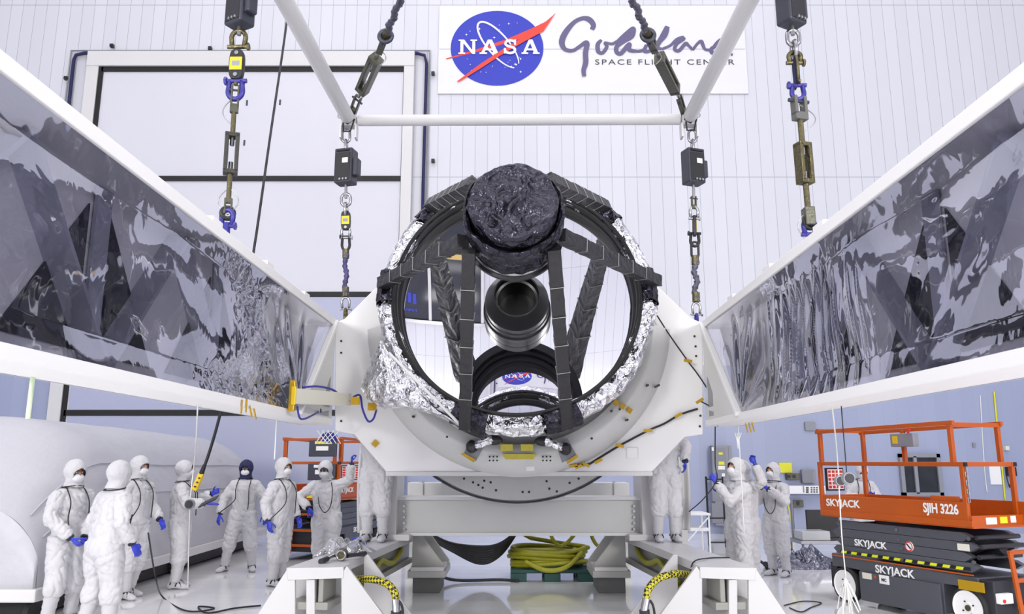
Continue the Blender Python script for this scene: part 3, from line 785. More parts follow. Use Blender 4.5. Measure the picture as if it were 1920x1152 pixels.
# ================================================================== white lifting frame and its rigging
YS = 9.8
sl, sr = PY(655, 226, YS), PY(1291, 224, YS)
fr = thing('lifting_frame', 'white tubular lifting frame above the telescope with open corners', 'lifting frame', (0, YS, sl.z), world=True)
R_P = .075
MB().cyl(sl + V3((.12, 0, 0)), sr - V3((.12, 0, 0)), R_P, seg=24).build('cross_pipe', WHITE, fr, smooth=False)
yn = 4.4
nl, nr = PX(534, 30, 0.0 - 1.0), None
def pipe_end(u, v, p):        # where the side pipe leaves the picture: level with the corner
    d = ray(u, v); t = (p.z - CAM_H) / d.z
    return V3((d.x * t, d.y * t, p.z))
for c, uv in ((sl, (533, 0)), (sr, (1405, 0))):
    e = pipe_end(uv[0], uv[1], c)
    d = (e - c).normalized()
    MB().cyl(c + d * .12, e + d * 1.2, R_P * 1.22, seg=24).build('side_pipe', WHITE, fr)
    sgn = 1 if c.x > 0 else -1
    b = MB()
    b.box(c + V3((0, 0, -.02)), (.20, .16, .16))
    cr = b.build('corner_block', WHITE, fr, bevel=.015)
    for dx in (-.10, .10):
        MB().box(c + V3((dx, 0, -.17)), (.03, .14, .2)).build('clevis_plate', WHITE, fr, bevel=.008)
    MB().tube([c + V3((-.08, -.09, -.03)), c + V3((.0, -.11, -.10)), c + V3((.09, -.09, -.02)), c + V3((.04, -.1, -.2)), c + V3((-.05, -.1, -.2)), c + V3((-.06, -.1, -.08))], .012, 6).build('strap', BLACK, fr)
    MB().ring(c + V3((sgn * .115, -.05, .04)), (0, 1, 0), .03, .008, 12, 6).build('safety_pin', STEEL, fr)
# ---- generic rigging pieces (built along a line from top p to bottom q)
def frame_of(p, q, n=(0, -1, 0)):
    d = (V3(q) - V3(p)).normalized(); n = V3(n); n = (n - d * n.dot(d)).normalized(); x = n.cross(d)
    return d, n, x
def chain(t, p, q, num, wd, r, mat=STEEL, rot0=0):
    p, q = V3(p), V3(q); d, n, x = frame_of(p, q); L = (q - p).length / num
    for i in range(num):
        a, b = p + d * (L * i - r * .9), p + d * (L * (i + 1) + r * .9)
        MB().link(a, b, wd, r, n if (i + rot0) % 2 == 0 else x).build('chain_link', mat, t, smooth=True)
def shackle(t, p, q, wd, r, mat=STEEL, nrm=None):
    p, q = V3(p), V3(q); d, n, x = frame_of(p, q); L = (q - p).length
    if nrm: x = V3(nrm)
    pts = [q - x * wd * .42]
    for k in range(13):
        a = PI + PI * k / 12
        pts.append(p + d * (L * .42) + x * (wd * .5 * math.cos(a)) + d * (L * .42 * math.sin(a)))
    pts.append(q + x * wd * .42)
    s = MB(); s.tube(pts, r, 10); sh = s.build('shackle', mat, t, smooth=True)
    MB().cyl(q - x * wd * .75, q + x * wd * .75, r * .9, seg=10).build('shackle_pin', mat, sh)
    MB().cyl(q + x * wd * .62, q + x * wd * .8, r * 1.6, seg=6).build('pin_nut', mat, sh)
def rod(t, p, q, r, mat=STEEL, name='rod'):
    MB().cyl(p, q, r, seg=12).build(name, mat, t)
def turnbuckle(t, p, q, wd, mat=OLIVE):
    p, q = V3(p), V3(q); d, n, x = frame_of(p, q, (.35, -1, 0)); L = (q - p).length
    b = MB()
    R = Matrix((x, n, d)).transposed()
    for s_ in (-1, 1):
        b.box((p + q) / 2 + x * (s_ * wd * .36), (wd * .28, wd * .8, L * .9), R)
    b.box(p + d * L * .06, (wd, wd * .8, L * .1), R); b.box(q - d * L * .06, (wd, wd * .8, L * .1), R)
    b.build('turnbuckle', mat, t, bevel=.006)
    rod(t, p - d * L * .06, p + d * L * .3, wd * .16, STEEL, 'threaded_rod'); rod(t, q - d * L * .3, q + d * L * .06, wd * .16, STEEL, 'threaded_rod')
def jaw(t, p, q, wd, mat=OLIVE):
    p, q = V3(p), V3(q); d, n, x = frame_of(p, q, (.3, -1, 0)); R = Matrix((x, n, d)).transposed(); L = (q - p).length
    b = MB()
    for s_ in (-1, 1): b.box((p + q) / 2 + x * (s_ * wd * .38) - d * L * .1, (wd * .24, wd * .6, L * .8), R)
    b.box(q - d * L * .16, (wd, wd * .6, L * .32), R); b.build('jaw', mat, t, bevel=.006)
    MB().cyl(p + d * L * .18 - x * wd * .8, p + d * L * .18 + x * wd * .8, wd * .14, seg=10).build('jaw_pin', DARK, t)
def loop_wire(t, c, r, x=(1, 0, 0), squash=1.4):
    c = V3(c); pts = [c + V3(x) * (r * (1 - math.cos(a))) + V3((0, 0, -r * squash * math.sin(a))) for a in [PI * 2 * k / 20 for k in range(20)]]
    MB().tube([c + V3(x) * (r * math.sin(PI * k / 16)) + V3((0, 0, -2 * r * squash * k / 16)) for k in range(17)], .005, 6).build('retaining_wire', STEEL, t, smooth=True)
def hoist(t, p, q, wd, rz=0.35):
    p, q = V3(p), V3(q); L = p.z - q.z; Rz = Matrix.Rotation(rz, 3, 'Z'); c = (p + q) / 2
    b = MB(); b.box(c, (wd, wd * .8, L), Rz); b.build('hoist_body', DARK_HOIST, t, bevel=.02)
    MB().box(c + Rz @ V3((wd * .62, 0, -.02)), (wd * .3, wd * .5, L * .5), Rz).build('side_housing', DARK_HOIST, t, bevel=.015)
    MB().box(c + Rz @ V3((0, -wd * .405, 0)) + V3((0, 0, -L * .05)), (wd * .82, .012, L * .8), Rz).build('front_cover', BLACK, t, bevel=.005)
    MB().box(c + Rz @ V3((wd * .14, -wd * .42, L * .12)), (wd * .32, .012, L * .14), Rz).build('rating_label', PAPER, t)
    for k in (-.1, .08, .26):
        pt = c + Rz @ V3((wd * k, -wd * .41, -L * .42)); MB().cyl(pt, pt + Rz @ V3((0, -.02, 0)), wd * .06, seg=10).build('screw_head', STEEL, t)
    MB().cyl(c + Rz @ V3((-wd * .35, -wd * .42, L * .42)), c + Rz @ V3((wd * .35, -wd * .42, L * .42)), wd * .06, seg=8).build('handle', BLACK, t)
DARK_HOIST = M('hoist_case', (54, 56, 66), 0.4)
def load_cell(t, p, q, wd, faces=(0, -1, 0), side=False):
    p, q = V3(p), V3(q); d, n, x = frame_of(p, q); L = (q - p).length
    if side: n, x = x, n
    pts = []
    for k in range(24):
        a = 2 * PI * k / 24; cx_, cz_ = math.cos(a), math.sin(a)
        sgn = lambda z: (1 if z > 0 else -1)
        pts.append((p + q) / 2 + x * (wd / 2 * sgn(cx_) * abs(cx_) ** .6) + d * (L / 2 * sgn(cz_) * abs(cz_) ** .6) + n * (wd * .22))
    MB().prism(pts, -n * wd * .44).build('load_cell', BLACK, t, bevel=.008)
    R = Matrix((x, n, d)).transposed()
    f = MB().box((p + q) / 2 + n * (wd * .23), (wd * .82, .012, L * .42), R).build('display_plate', YELLOW, t)
    MB().box((p + q) / 2 + n * (wd * .25), (wd * .5, .012, L * .16), R).build('display_window', CABGREY, t)
    for s_ in (-1, 1):
        c = (p + q) / 2 + d * (s_ * L * .36)
        MB().cyl(c + n * wd * .2, c + n * wd * .27, wd * .14, seg=12).build('eye_bolt', STEEL, t)
def rope(t, p, q, r, mat, sleeves=BRONZE):
    p, q = V3(p), V3(q); n = max(26, int((q - p).length / .028))
    pts = [p + (q - p) * (k / n) + V3((r * .45 * math.sin(k * .55), r * .35 * math.cos(k * .65), 0)) for k in range(n + 1)]
    MB().tube(pts, [r * (1 + .25 * math.sin(k * 2.2)) for k in range(n + 1)], 8).build('sleeved_rope', mat, t, smooth=True)
    d = (q - p).normalized()
    for e, s_ in ((p, 1), (q, -1)):
        MB().cyl(e, e + d * (s_ * .12), r * 1.35, seg=10).build('ferrule', sleeves, t)
SLEEVE = M('sleeve_film', (92, 92, 108), 0.25, 0.5, bump=.6, bscale=25, var=.5, vscale=14)
SLEEVE_P = M('sleeve_purple', (72, 66, 110), 0.4, 0.2, bump=.5, bscale=25, var=.6, vscale=12)
# far chains, hanging from the frame's corners to the plate
def far_chain(us, label, side, rzh):
    t = thing('chain_sling', label, 'chain sling', PY(us[0], 240, YS), world=True, group=None)
    P = lambda v, du=0.0: PY(us[0] + (us[1] - us[0]) * (v - 250) / 350 + du, v, YS)
    chain(t, P(246), P(284), 2, .10, .018)
    hoist(t, P(282), P(346), .25, rzh)
    rod(t, P(344), P(372), .02)
    if side < 0:
        chain(t, P(366), P(402), 2, .12, .02)
        load_cell(t, P(396), P(432), .125)
        shackle(t, P(426), P(446), .11, .018); shackle(t, P(470), P(444), .10, .018, BLACK)
        rope(t, P(468), P(556), .032, SLEEVE_P)
    else:
        jaw(t, P(368), P(392), .07)
        shackle(t, P(388), P(410), .10, .02)
        load_cell(t, P(404), P(444), .09, side=True)
        shackle(t, P(462), P(438), .11, .02, BLACK); chain(t, P(456), P(482), 1, .09, .016, BLACK)
        rope(t, P(480), P(566), .036, SLEEVE)
    v0 = 556 if side < 0 else 566
    shackle(t, P(v0 + 2), P(v0 + 24), .10, .016)
    MB().ring(P(v0 + 30), (1, 0, 0), .045, .018, 16, 8).build('hook_eye', BLUE_STEEL if side > 0 else BRONZE, t)
    MB().cyl(P(v0 + 30), P(v0 + 46), .03, seg=12).build('swivel', BRONZE if side < 0 else BLUE_STEEL, t)
    return t
far_chain((649, 648), 'thin chain sling with square block over the left end of the white plate', -1, -.25)
far_chain((1298, 1306), 'thin chain sling with square block over the right end of the white plate', 1, .35)
# near slings down to the arms
YN = 6.6
def NP(side):
    if side < 0: return lambda v: PY(452 - 27.0 * v / 430.0, v, YN)
    return lambda v: PY(1481 + 37.0 * v / 430.0, v, YN)
P = NP(-1)
t = thing('heavy_sling', 'heavy chain sling with yellow load cell above the left arm', 'chain sling', P(430), world=True)
hoist(t, P(-34), P(50), .22, -.5); rod(t, P(-30) + V3((0, 0, 1.4)), P(-30), .02); rod(t, P(46), P(66), .02)
shackle(t, P(58), P(88), .13, .022, BRONZE)
load_cell(t, P(94), P(150), .135)
rod(t, P(134), P(160), .02, BRONZE)
shackle(t, P(186), P(152), .13, .024, BLUE_STEEL)
jaw(t, P(160), P(212), .075); rod(t, P(208), P(252), .022, BRONZE)
turnbuckle(t, P(250), P(328), .125, M('dark_olive', (66, 66, 62), .4, .5, bump=.1, bscale=30)); rod(t, P(326), P(376), .022, BRONZE)
jaw(t, P(402), P(372), .07); shackle(t, P(394), P(424), .10, .022, BLUE_STEEL); MB().cyl(P(418), P(438), .03, seg=10).build('swivel', BLUE_STEEL, t)
MB().ring(P(400), (.3, -1, 0), .05, .022, 18, 8).build('anchor_ring', BLACK, t)
loop_wire(t, P(182), .10, (-1, 0, 0)); loop_wire(t, P(352), .09, (-1, 0, 0)); loop_wire(t, P(352), .09, (1, 0, 0))
P = NP(1)
t = thing('heavy_sling', 'heavy chain sling with blue shackle above the right arm', 'chain sling', P(430), world=True)
hoist(t, P(-34), P(48), .22, .5); rod(t, P(-30) + V3((0, 0, 1.4)), P(-30), .02); rod(t, P(44), P(66), .02)
chain(t, P(60), P(104), 2, .11, .02)
shackle(t, P(98), P(118), .11, .022, BRONZE)
MB().bar(P(112), P(160), .05, .05, (1, 0, 0)).build('link_plate', NAVY, t, bevel=.006)
shackle(t, P(104), P(158), .10, .015, BRONZE, (0, 1, 0))
shackle(t, P(186), P(160), .11, .022, BLUE_STEEL)
jaw(t, P(182), P(226), .13, M('jaw_grey', (110, 110, 106), .4, .5)); rod(t, P(222), P(268), .026, BRONZE)
turnbuckle(t, P(268), P(346), .13, BRONZE); rod(t, P(344), P(394), .026, BRONZE)
MB().bar(P(390), P(424), .11, .09, (1, 0, 0)).build('end_block', OLIVE, t, bevel=.01); shackle(t, P(412), P(440), .10, .022, BLUE_STEEL)
MB().ring(P(418), (.3, -1, 0), .05, .022, 18, 8).build('anchor_ring', BLACK, t)
loop_wire(t, P(196), .14, (1, 0, 0), 1.0); loop_wire(t, P(396), .10, (-1, 0, 0))
# upper slings from the frame corners up to the crane
def upper(pts_uv, corner, label, mat):
    yy = [YS + .02, YS - .2, YS - .5, YS - .9]
    P = lambda k: PY(pts_uv[k][0], pts_uv[k][1], YS - .012 * (215 - pts_uv[k][1]))
    t = thing('upper_sling', label, 'sling', corner, world=True)
    jaw(t, P(1), P(0), .10); 
    turnbuckle(t, P(3), P(2), .15, mat); rod(t, P(2), P(1), .022, STEEL)
    jaw(t, P(5), P(4), .13, OLIVE); rod(t, P(4), P(3), .022, STEEL)
    MB().ring(P(5), (0, 1, 0), .07, .026, 18, 8).build('pin_ring', DARK, t)
    a, b = P(5), P(6); e = b + (b - a) * 7.0
    rope(t, e, a, .034, SLEEVE)
    loop_wire(t, P(4), .07, (1, 0, 0))
upper([(660, 214), (672, 182), (678, 172), (706, 108), (713, 94), (723, 68), (748, 6)], sl, 'turnbuckle sling rising from the left frame corner to the crane', OLIVE)
upper([(1283, 214), (1273, 182), (1267, 170), (1235, 106), (1228, 92), (1215, 66), (1186, 0)], sr, 'turnbuckle sling rising from the right frame corner to the crane', OLIVE)
# crane pendant cable held by the technician with the yellow box
q0, q1 = PY(541, -20, 14), PY(537, 45, 13.6)
pend = [q0 + (q0 - q1) * k for k in (11, 8, 5, 2.5, 1)] + [q0, PY(537, 45, 13.6), PY(506, 260, 12.6), PY(475, 475, 11.9), PY(440, 660, 11.4), PY(412, 780, 11.0), PY(392, 850, 10.85), PY(378, 888, 10.8)]
t = thing('crane_pendant', 'yellow crane pendant on a long black cable in front of the tent', 'pendant', PY(372, 905, 10.8), world=True)
MB().tube(smoothpath(pend, 6), .022, 8).build('pendant_cable', CABLE, t, smooth=True)
MB().tube([PY(384, 872, 10.82), PY(377, 890, 10.8)], [.025, .035], 10).build('strain_relief', CABLE, t)
MB().bar(PY(378, 888, 10.8), PY(364, 920, 10.8), .075, .06, (0, 1, 0)).build('pendant_body', YELLOW, t, bevel=.012)
for k in range(3):
    p = PY(374 - k * 4, 897 + k * 8, 10.76); MB().cyl(p, p + V3((0, -.02, 0)), .012, seg=8).build('button', BLACK, t)
# ================================================================== rolling base frame under the carrier
BX = 0.095
def mir(p): return V3((2 * BX - p[0], p[1], p[2]))
base = thing('base_frame', 'white steel base frame with grey cross beam and two splayed rails on the floor', 'base frame', (BX, 10.0, 0), world=True)
RT = .72
RAIL_SHADE = M('rail_shade', (150, 149, 142), 0.35, var=.05)  # webs and lower flanges painted darker for the shade under the carrier
GUSSET_SHADE = M('gusset_shade', (172, 172, 168), 0.4)  # gussets and foot blocks darkened too, under-carrier shade put into the colour
for sd in (-1, 1):
    fx = (lambda p: V3(p)) if sd < 0 else mir
    a, b = V3((-1.985, 8.02, 0)), V3((-1.62, 11.7, 0))
    def rail(name, w, z0, z1, mat, off=0.0):
        bb = MB(); bb.bar(a + V3((off, 0, (z0 + z1) / 2)), b + V3((off, 0, (z0 + z1) / 2)), w, z1 - z0); bb.each(fx); return bb.build(name, mat, base, bevel=.006)
    rail('rail_top_flange', .47, RT - .09, RT, WHITE)
    rail('rail_web', .05, .40, RT - .09, RAIL_SHADE, .12)
    rail('rail_bottom_flange', .40, .33, .40, RAIL_SHADE)
    # near foot
    Y8 = 7.98
    def plate(name, poly, y, th, mat=WHITE):
        bb = MB(); bb.prism([PY(u, v, y) for u, v in poly], (0, th, 0)); bb.each(fx); return bb.build(name, mat, base, bevel=.006)
    plate('foot_head', [(539, 1066), (644, 1064), (644, 1085), (539, 1089)], Y8, .3)
    plate('foot_leg', [(539, 1067), (553, 1089), (553, 1185), (462, 1185)], Y8 + .01, .05)
    plate('foot_post', [(574, 1088), (590, 1088), (590, 1185), (574, 1185)], Y8 + .02, .3)
    plate('foot_leg', [(640, 1078), (650, 1062), (742, 1185), (640, 1185)], Y8 + .01, .05)
    plate('foot_back', [(553, 1086), (640, 1083), (640, 1165), (553, 1165)], Y8 + .42, .03, CARRIER_GREY)
    plate('foot_gusset', [(682, 1041), (690, 1041), (776, 1160), (682, 1160)], 8.85, .05)
    p, q = PY(460, 1186, 8.0), PY(780, 1186, 8.0)
    bb = MB(); bb.span((p.x, 7.75, 0), (q.x, 9.3, .035)); bb.each(fx); bb.build('foot_base', WHITE, base, bevel=.005)
    # far foot under the beam
    plate('rear_gusset', [(774, 1003), (790, 1003), (831, 1058), (831, 1066), (772, 1066)], 11.15, .05, GUSSET_SHADE)
    plate('rear_gusset', [(790, 1003), (808, 1003), (842, 1050), (842, 1062), (772, 1062)], 11.6, .05, GUSSET_SHADE)
    p, q = PY(766, 1066, 11.1), PY(836, 1066, 11.1)
    bb = MB(); bb.span((p.x, 11.0, .21), (q.x, 11.9, .30)); bb.each(fx); bb.build('rear_foot_block', GUSSET_SHADE, base, bevel=.006)
    bb = MB(); bb.span((p.x + .04, 10.98, .30), (q.x - .02, 11.85, .35)); bb.each(fx); bb.build('rear_foot_cap', BEAM_GREY, base, bevel=.004)
    bb = MB(); bb.span((p.x + .06, 11.1, 0), (q.x - .08, 11.8, .21)); bb.each(fx); bb.build('levelling_pad', M('pad_grey', (96, 96, 94), .6), base, bevel=.006)
    # posts between the rails and the carrier
    p, q = PY(727, 1000, 10.95), PY(747, 1000, 10.95)
    bb = MB(); bb.span((p.x, 10.7, RT + .05), (q.x, 11.4, 1.66)); bb.each(fx); bb.build('post', WHITE, base, bevel=.006)
    p, q = PY(722, 1000, 10.95), PY(772, 1000, 10.95)
    bb = MB(); bb.span((p.x, 10.68, RT), (q.x, 11.45, RT + .08)); bb.each(fx); bb.build('post_foot', WHITE, base, bevel=.006)
    for v in (949, 959, 970, 981, 992):
        c = PY(758, v, 10.88); bb = MB(); bb.cyl(c, c + V3((0, -.03, 0)), .018, seg=8); bb.each(fx); bb.build('beam_bolt', STEEL, base)
bl, br_ = PY(748, 937, 10.9), PY(1203, 1000, 10.9)
bl.x = BX - 1.66; br_.x = BX + 1.66
MB().span((bl.x, 10.9, br_.z), (br_.x, 11.3, bl.z)).build('cross_beam', BEAM_GREY, base, bevel=.008)
for z in (bl.z + .015, br_.z - .012):
    MB().span((bl.x - .02, 10.84, z - .02), (br_.x + .02, 11.34, z + .02)).build('beam_flange', CARRIER_GREY, base, bevel=.004)
for x in (bl.x - .03, br_.x + .03):
    MB().box((x, 11.05, (bl.z + br_.z) / 2), (.06, .42, bl.z - br_.z + .06)).build('beam_end', WHITE, base, bevel=.006)
MB().span((-1.45, 12.5, .95), (1.65, 12.9, 1.42)).build('rear_beam', CARRIER_GREY, base, bevel=.01)
for x in (-1.5, 1.7):
    MB().span((x - .12, 12.45, 0), (x + .12, 12.95, 1.42)).build('rear_post', CARRIER_GREY, base, bevel=.01)
MB().span((-.5, 10.62, bl.z), (.7, 10.9, 1.75)).build('saddle', CARRIER_GREY, base, bevel=.01)
# ---- braided hoses at the near feet and hoses along the rails
def braided(name, label, pts, fit):
    t = thing(name, label, 'hose', pts[-1], world=True)
    sp = smoothpath(pts, 10)
    m = bpy.data.materials.get('braid') or braid_mat()
    o = MB().tube(sp, .036, 12).build('hose_body', m, t, smooth=True)
    d = (sp[-1] - sp[-2]).normalized()
    MB().cyl(sp[-1] - d * .02, sp[-1] + d * .10, .038, seg=12).build('hose_fitting', STEEL, t)
    MB().cyl(sp[-1] + d * .08, V3((sp[-1].x, sp[-1].y, 0.0)) + V3((0, 0, .004)), .05, seg=12).build('floor_coupling', LIFT_DARK, t)
    MB().tube(smoothpath([sp[-1] + V3((.02, 0, .02)), sp[-1] + V3((.07 * fit, -.02, -.06)), V3((sp[-1].x + .10 * fit, sp[-1].y - .05, .02)), V3((sp[-1].x + .2 * fit, sp[-1].y - .1, .012))], 5), .012, 6).build('drain_line', CABLE, t, smooth=True)
def braid_mat():
    m = bpy.data.materials.new('braid'); m.use_nodes = True; nt = m.node_tree; b = nt.nodes['Principled BSDF']
    g = N(nt, 'ShaderNodeTexCoord'); c = N(nt, 'ShaderNodeTexChecker'); mp = N(nt, 'ShaderNodeMapping')
    mp.inputs['Rotation'].default_value = (.7, .6, .785); mp.inputs['Scale'].default_value = (1, 1, 1); c.inputs['Scale'].default_value = 36
    c.inputs['Color1'].default_value = (*lin((196, 186, 30)), 1); c.inputs['Color2'].default_value = (*lin((34, 34, 30)), 1)
    nt.links.new(g.outputs['Object'], mp.inputs[0]); nt.links.new(mp.outputs[0], c.inputs['Vector']); nt.links.new(c.outputs[0], b.inputs['Base Color'])
    b.inputs['Roughness'].default_value = .5
    return m
braided('braided_hose', 'yellow and black braided hose curving down from the left front foot', [PY(640, 1080, 8.55), PY(668, 1086, 8.3), PY(698, 1087, 8.1), PY(725, 1095, 8.0), PY(740, 1112, 7.95), PY(742, 1130, 7.92)], 1)
braided('braided_hose', 'yellow and black braided hose curving down from the right front foot', [PY(1310, 1080, 8.55), PY(1288, 1078, 8.3), PY(1262, 1077, 8.1), PY(1234, 1086, 8.0), PY(1216, 1105, 7.95), PY(1211, 1128, 7.92)], 1)
for sd in (-1, 1):
    fx = (lambda p: V3(p)) if sd < 0 else mir
    pts = [(-1.58, 11.5, .66), (-1.50, 11.0, .58), (-1.53, 10.6, .47), (-1.55, 10.2, .50), (-1.59, 9.9, .56), (-1.62, 9.5, .46), (-1.66, 9.1, .42)]
    t = thing('rail_hose', 'olive yellow hose draped along the inside of the %s rail' % ('left' if sd < 0 else 'right'), 'hose', fx(pts[0]), world=True)
    MB().tube(smoothpath([fx(p) for p in pts], 8), .035, 10).build('hose_body', HOSE, t, smooth=True)
# ---- coiled hose on its green pallet, black cable bundle
pal = thing('pallet', 'dark green plastic pallet under the coiled yellow hose', 'pallet', (PZ(1032, 1080, 0).x, 12.6, 0))
MB().span((-.62, -.5, .12), (.62, .5, .17)).build('deck', PALLET, pal, bevel=.01)
for x in (-.5, 0, .5):
    for y in (-.42, 0, .42):
        MB().span((x - .12, y - .08, 0), (x + .12, y + .08, .12)).build('foot', PALLET, pal, bevel=.008)
px = pal.location.x
t = thing('coiled_hose', 'thick yellow hose coiled in a heap on the green pallet', 'hose', (px, 12.6, .17), world=True)
pts = []
for k in range(9 * 24 + 1):
    a = 2 * PI * k / 24; lay = k / 24
    R = .40 + .07 * math.sin(lay * 2.4); z = .21 + .025 * lay + .03 * math.sin(a * 1.3 + lay)
    pts.append((px - .05 + .05 * math.sin(lay * 1.7) + (R + .12) * math.cos(a), 12.55 + R * .85 * math.sin(a), z))
pts += [(px - .3, 12.9, .55), (px - .5, 12.8, .7), (px - .75, 12.4, .85), (px - .95, 11.9, .95)]
MB().tube(smoothpath(pts, 2), .034, 10).build('hose_body', HOSE, t, smooth=True)
pts = [(px + .45, 12.3, .40), (px + .2, 12.02, .22), (px - .1, 11.98, .18), (px - .4, 12.15, .28)]
MB().tube(smoothpath(pts, 8), .034, 10).build('hose_loop', HOSE, t, smooth=True)
t = thing('cable_bundle', 'bundle of thick black cables sagging below the grey beam', 'cables', (-.2, 12.2, .0), world=True)
for k in range(8):
    o = k * .05
    pts = [(-1.35, 12.2 + o * .5, .75 - o * .3), (-.95, 12.1 + o, .56 - .02 * k), (-.5, 12.1 + o, (.50 - .04 * k)), (-.2, 12.15 + o, (.53 - .03 * k)), (.05, 12.2 + o, .70 - .01 * k), (.12, 12.25, .84)]
    MB().tube(smoothpath(pts, 6), .022, 8).build('cable_strand', CABLE, t, smooth=True)
pts = [(-1.25, 12.0, .6), (-1.15, 11.95, .25), (-.9, 12.0, .05), (-.2, 12.1, .03), (.1, 12.0, .03)]
MB().tube(smoothpath(pts, 8), .022, 8).build('floor_cable', CABLE, t, smooth=True)
for (x0, x1, nm) in ((.55, .95, 'left of'), (1.15, 1.5, 'right of')):
    pts = [(x0, 12.0, .86), (x0 + .05, 12.1, .62), ((x0 + x1) / 2, 12.2, .5), (x1, 12.1, .7), (x1 + .05, 12.0, .88)]
    o = thing('hanging_hose', ('olive hose loop hanging under the beam above the pallet' if x0 < 1 else 'olive hose loop hanging under the beam near the right rail'), 'hose', pts[2], world=True)
    MB().tube(smoothpath(pts, 8), .028, 8).build('hose_body', HOSE, o, smooth=True)
# ================================================================== people in white coveralls
def remeshed(mb, voxel, smooth_it=4, fac=.5):
    me = bpy.data.meshes.new('r'); bmesh.ops.recalc_face_normals(mb.bm, faces=mb.bm.faces); mb.bm.to_mesh(me); mb.bm.free()
    o = bpy.data.objects.new('r', me); COL.objects.link(o)
    r = o.modifiers.new('r', 'REMESH'); r.mode = 'VOXEL'; r.voxel_size = voxel
    if smooth_it:
        q = o.modifiers.new('s', 'SMOOTH'); q.factor = fac; q.iterations = smooth_it
    out = evaluated_mesh(o); bpy.data.objects.remove(o); bpy.data.meshes.remove(me)
    for p in out.polygons: p.use_smooth = True
    return out
def setmat(me, m):
    me.materials.clear(); me.materials.append(m); return me
def wrinkle(me, amp, seed, sc=(15, 15, 8), lo=-9):
    nrm = [v.normal.copy() for v in me.vertices]
    for v, n in zip(me.vertices, nrm):
        if v.co.z < lo: continue
        p = V3((v.co.x * sc[0], v.co.y * sc[1], v.co.z * sc[2])) + V3((seed, seed * 1.7, 0))
        d = 1 - 2.2 * abs(noise.noise(p)) + .5 * noise.noise(p * 2.1)
        v.co += n * (amp * d)
def creases(me, amp, seed):
    """sharp cloth folds: narrow valleys between soft pads, slanting round the limbs"""
    nrm = [v.normal.copy() for v in me.vertices]
    for v, n in zip(me.vertices, nrm):
        c = v.co
        w = V3((noise.noise(c * 4 + V3((seed, 0, 0))), noise.noise(c * 4 + V3((0, seed, 0))), noise.noise(c * 4 + V3((0, 0, seed)))))
        a = V3((c.x * 4 + c.z * 3, c.y * 4, c.z * 8 - c.x * 5)) + w * 1.3 + V3((seed * 2.1, 0, 0))
        b = V3((c.x * 11 - c.z * 4, c.y * 11, c.z * 5 + c.x * 3)) + w * 1.0 + V3((0, seed * 1.3, 0))
        k1 = (1 - abs(noise.noise(a))) ** 9; k2 = (1 - abs(noise.noise(b))) ** 8
        v.co += n * (amp * (.55 - 1.5 * k1 - .9 * k2 + .5 * w.x))
# ---- gloved hands: wrist at the origin, fingers along -Z, thumb towards +Y, palm towards -X
def hand_mesh(curl, spread=.10, thumb=.6):
    b = MB()
    b.tube([(0, 0, .02), (0, 0, -.02), (0, .002, -.05), (0, .002, -.095)], [.028, .030, .040, .036], 12, flat=.5, up=(1, 0, 0))
    b.ball((0, .002, -.075), (.017, .042, .03), 10)
    for i, (y, L) in enumerate(((.031, .078), (.011, .086), (-.010, .080), (-.029, .062))):
        p = V3((0, y, -.085)); a = 0.0; pts = [V3((0, y * .8, -.06)), p.copy()]
        for k, f in enumerate((.45, .31, .24)):
            a += curl * (.55 + .12 * i) * (1.0 if k else .7)
            p = p + V3((-math.sin(a), (y * spread * 4) * .4, -math.cos(a))) * (L * f); pts.append(p.copy())
        b.tube(pts, [.0105, .0105, .0098, .009, .0078], 8)
        b.ball(pts[-1], .0082, 8)
    p0 = V3((-.004, .026, -.03)); p1 = p0 + V3((-.014, .030, -.022)); p2 = p1 + V3((-.014 * thumb * 2, .012, -.030)); p3 = p2 + V3((-.010 * thumb * 2, .000, -.022))
    b.tube([p0, p1, p2, p3], [.016, .0125, .011, .009], 8); b.ball(p3, .0092, 8)
    return remeshed(b, .0058, 2, .4)
HANDS = {'relaxed': setmat(hand_mesh(.45), GLOVE), 'grip': setmat(hand_mesh(1.15, .02, .9), GLOVE), 'open': setmat(hand_mesh(.12, .2, .3), GLOVE)}
def bootie_mesh():
    b = MB()
    b.tube([(0, -.09, .05), (0, -.03, .06), (0, .04, .055), (0, .12, .042), (0, .185, .034)], [.047, .055, .055, .050, .034], 12, flat=.8)
    b.ball((0, -.06, .055), (.05, .05, .055), 12); b.ball((0, .13, .036), (.052, .075, .036), 12)
    b.tube([(0, -.03, .05), (0, -.02, .11), (0, -.015, .17)], [.055, .058, .062], 12)
    m = remeshed(b, .012, 3)
    for v in m.vertices:
        if v.co.z < .006: v.co.z = .002
    wrinkle(m, .0025, 3, (30, 30, 30), .03)
    return setmat(m, SUIT_B)
BOOTIE = bootie_mesh()
def strap_mesh():
    b = MB()
    for y, z, rx, rz_ in ((.03, .05, .060, .062), (-.045, .075, .058, .05)):
        b.tube([(rx * math.cos(a), y + .015 * math.sin(a), max(.012, z + rz_ * math.sin(a))) for a in [PI * k / 12 for k in range(13)]], .0085, 6)
    b.tube([(.0, .03, .112), (.01, -.02, .12), (0, -.05, .125)], .0085, 6)
    b.tube([(.0, .04, .112), (.03, .09, .075), (.045, .11, .05)], .008, 6)
    m = bpy.data.meshes.new('strap'); b.bm.to_mesh(m); b.bm.free(); return setmat(m, BLACK)
STRAP = strap_mesh()
def sole_mesh():
    b = MB(); pts = []
    for k in range(28):
        a = 2 * PI * k / 28; y = .05 + .145 * math.sin(a); x = (.046 if y < .05 else .052) * math.cos(a); pts.append((x, y, 0))
    b.prism(pts, (0, 0, .012)); m = bpy.data.meshes.new('sole'); b.bm.to_mesh(m); b.bm.free(); return setmat(m, CABGREY)
SOLE = sole_mesh()
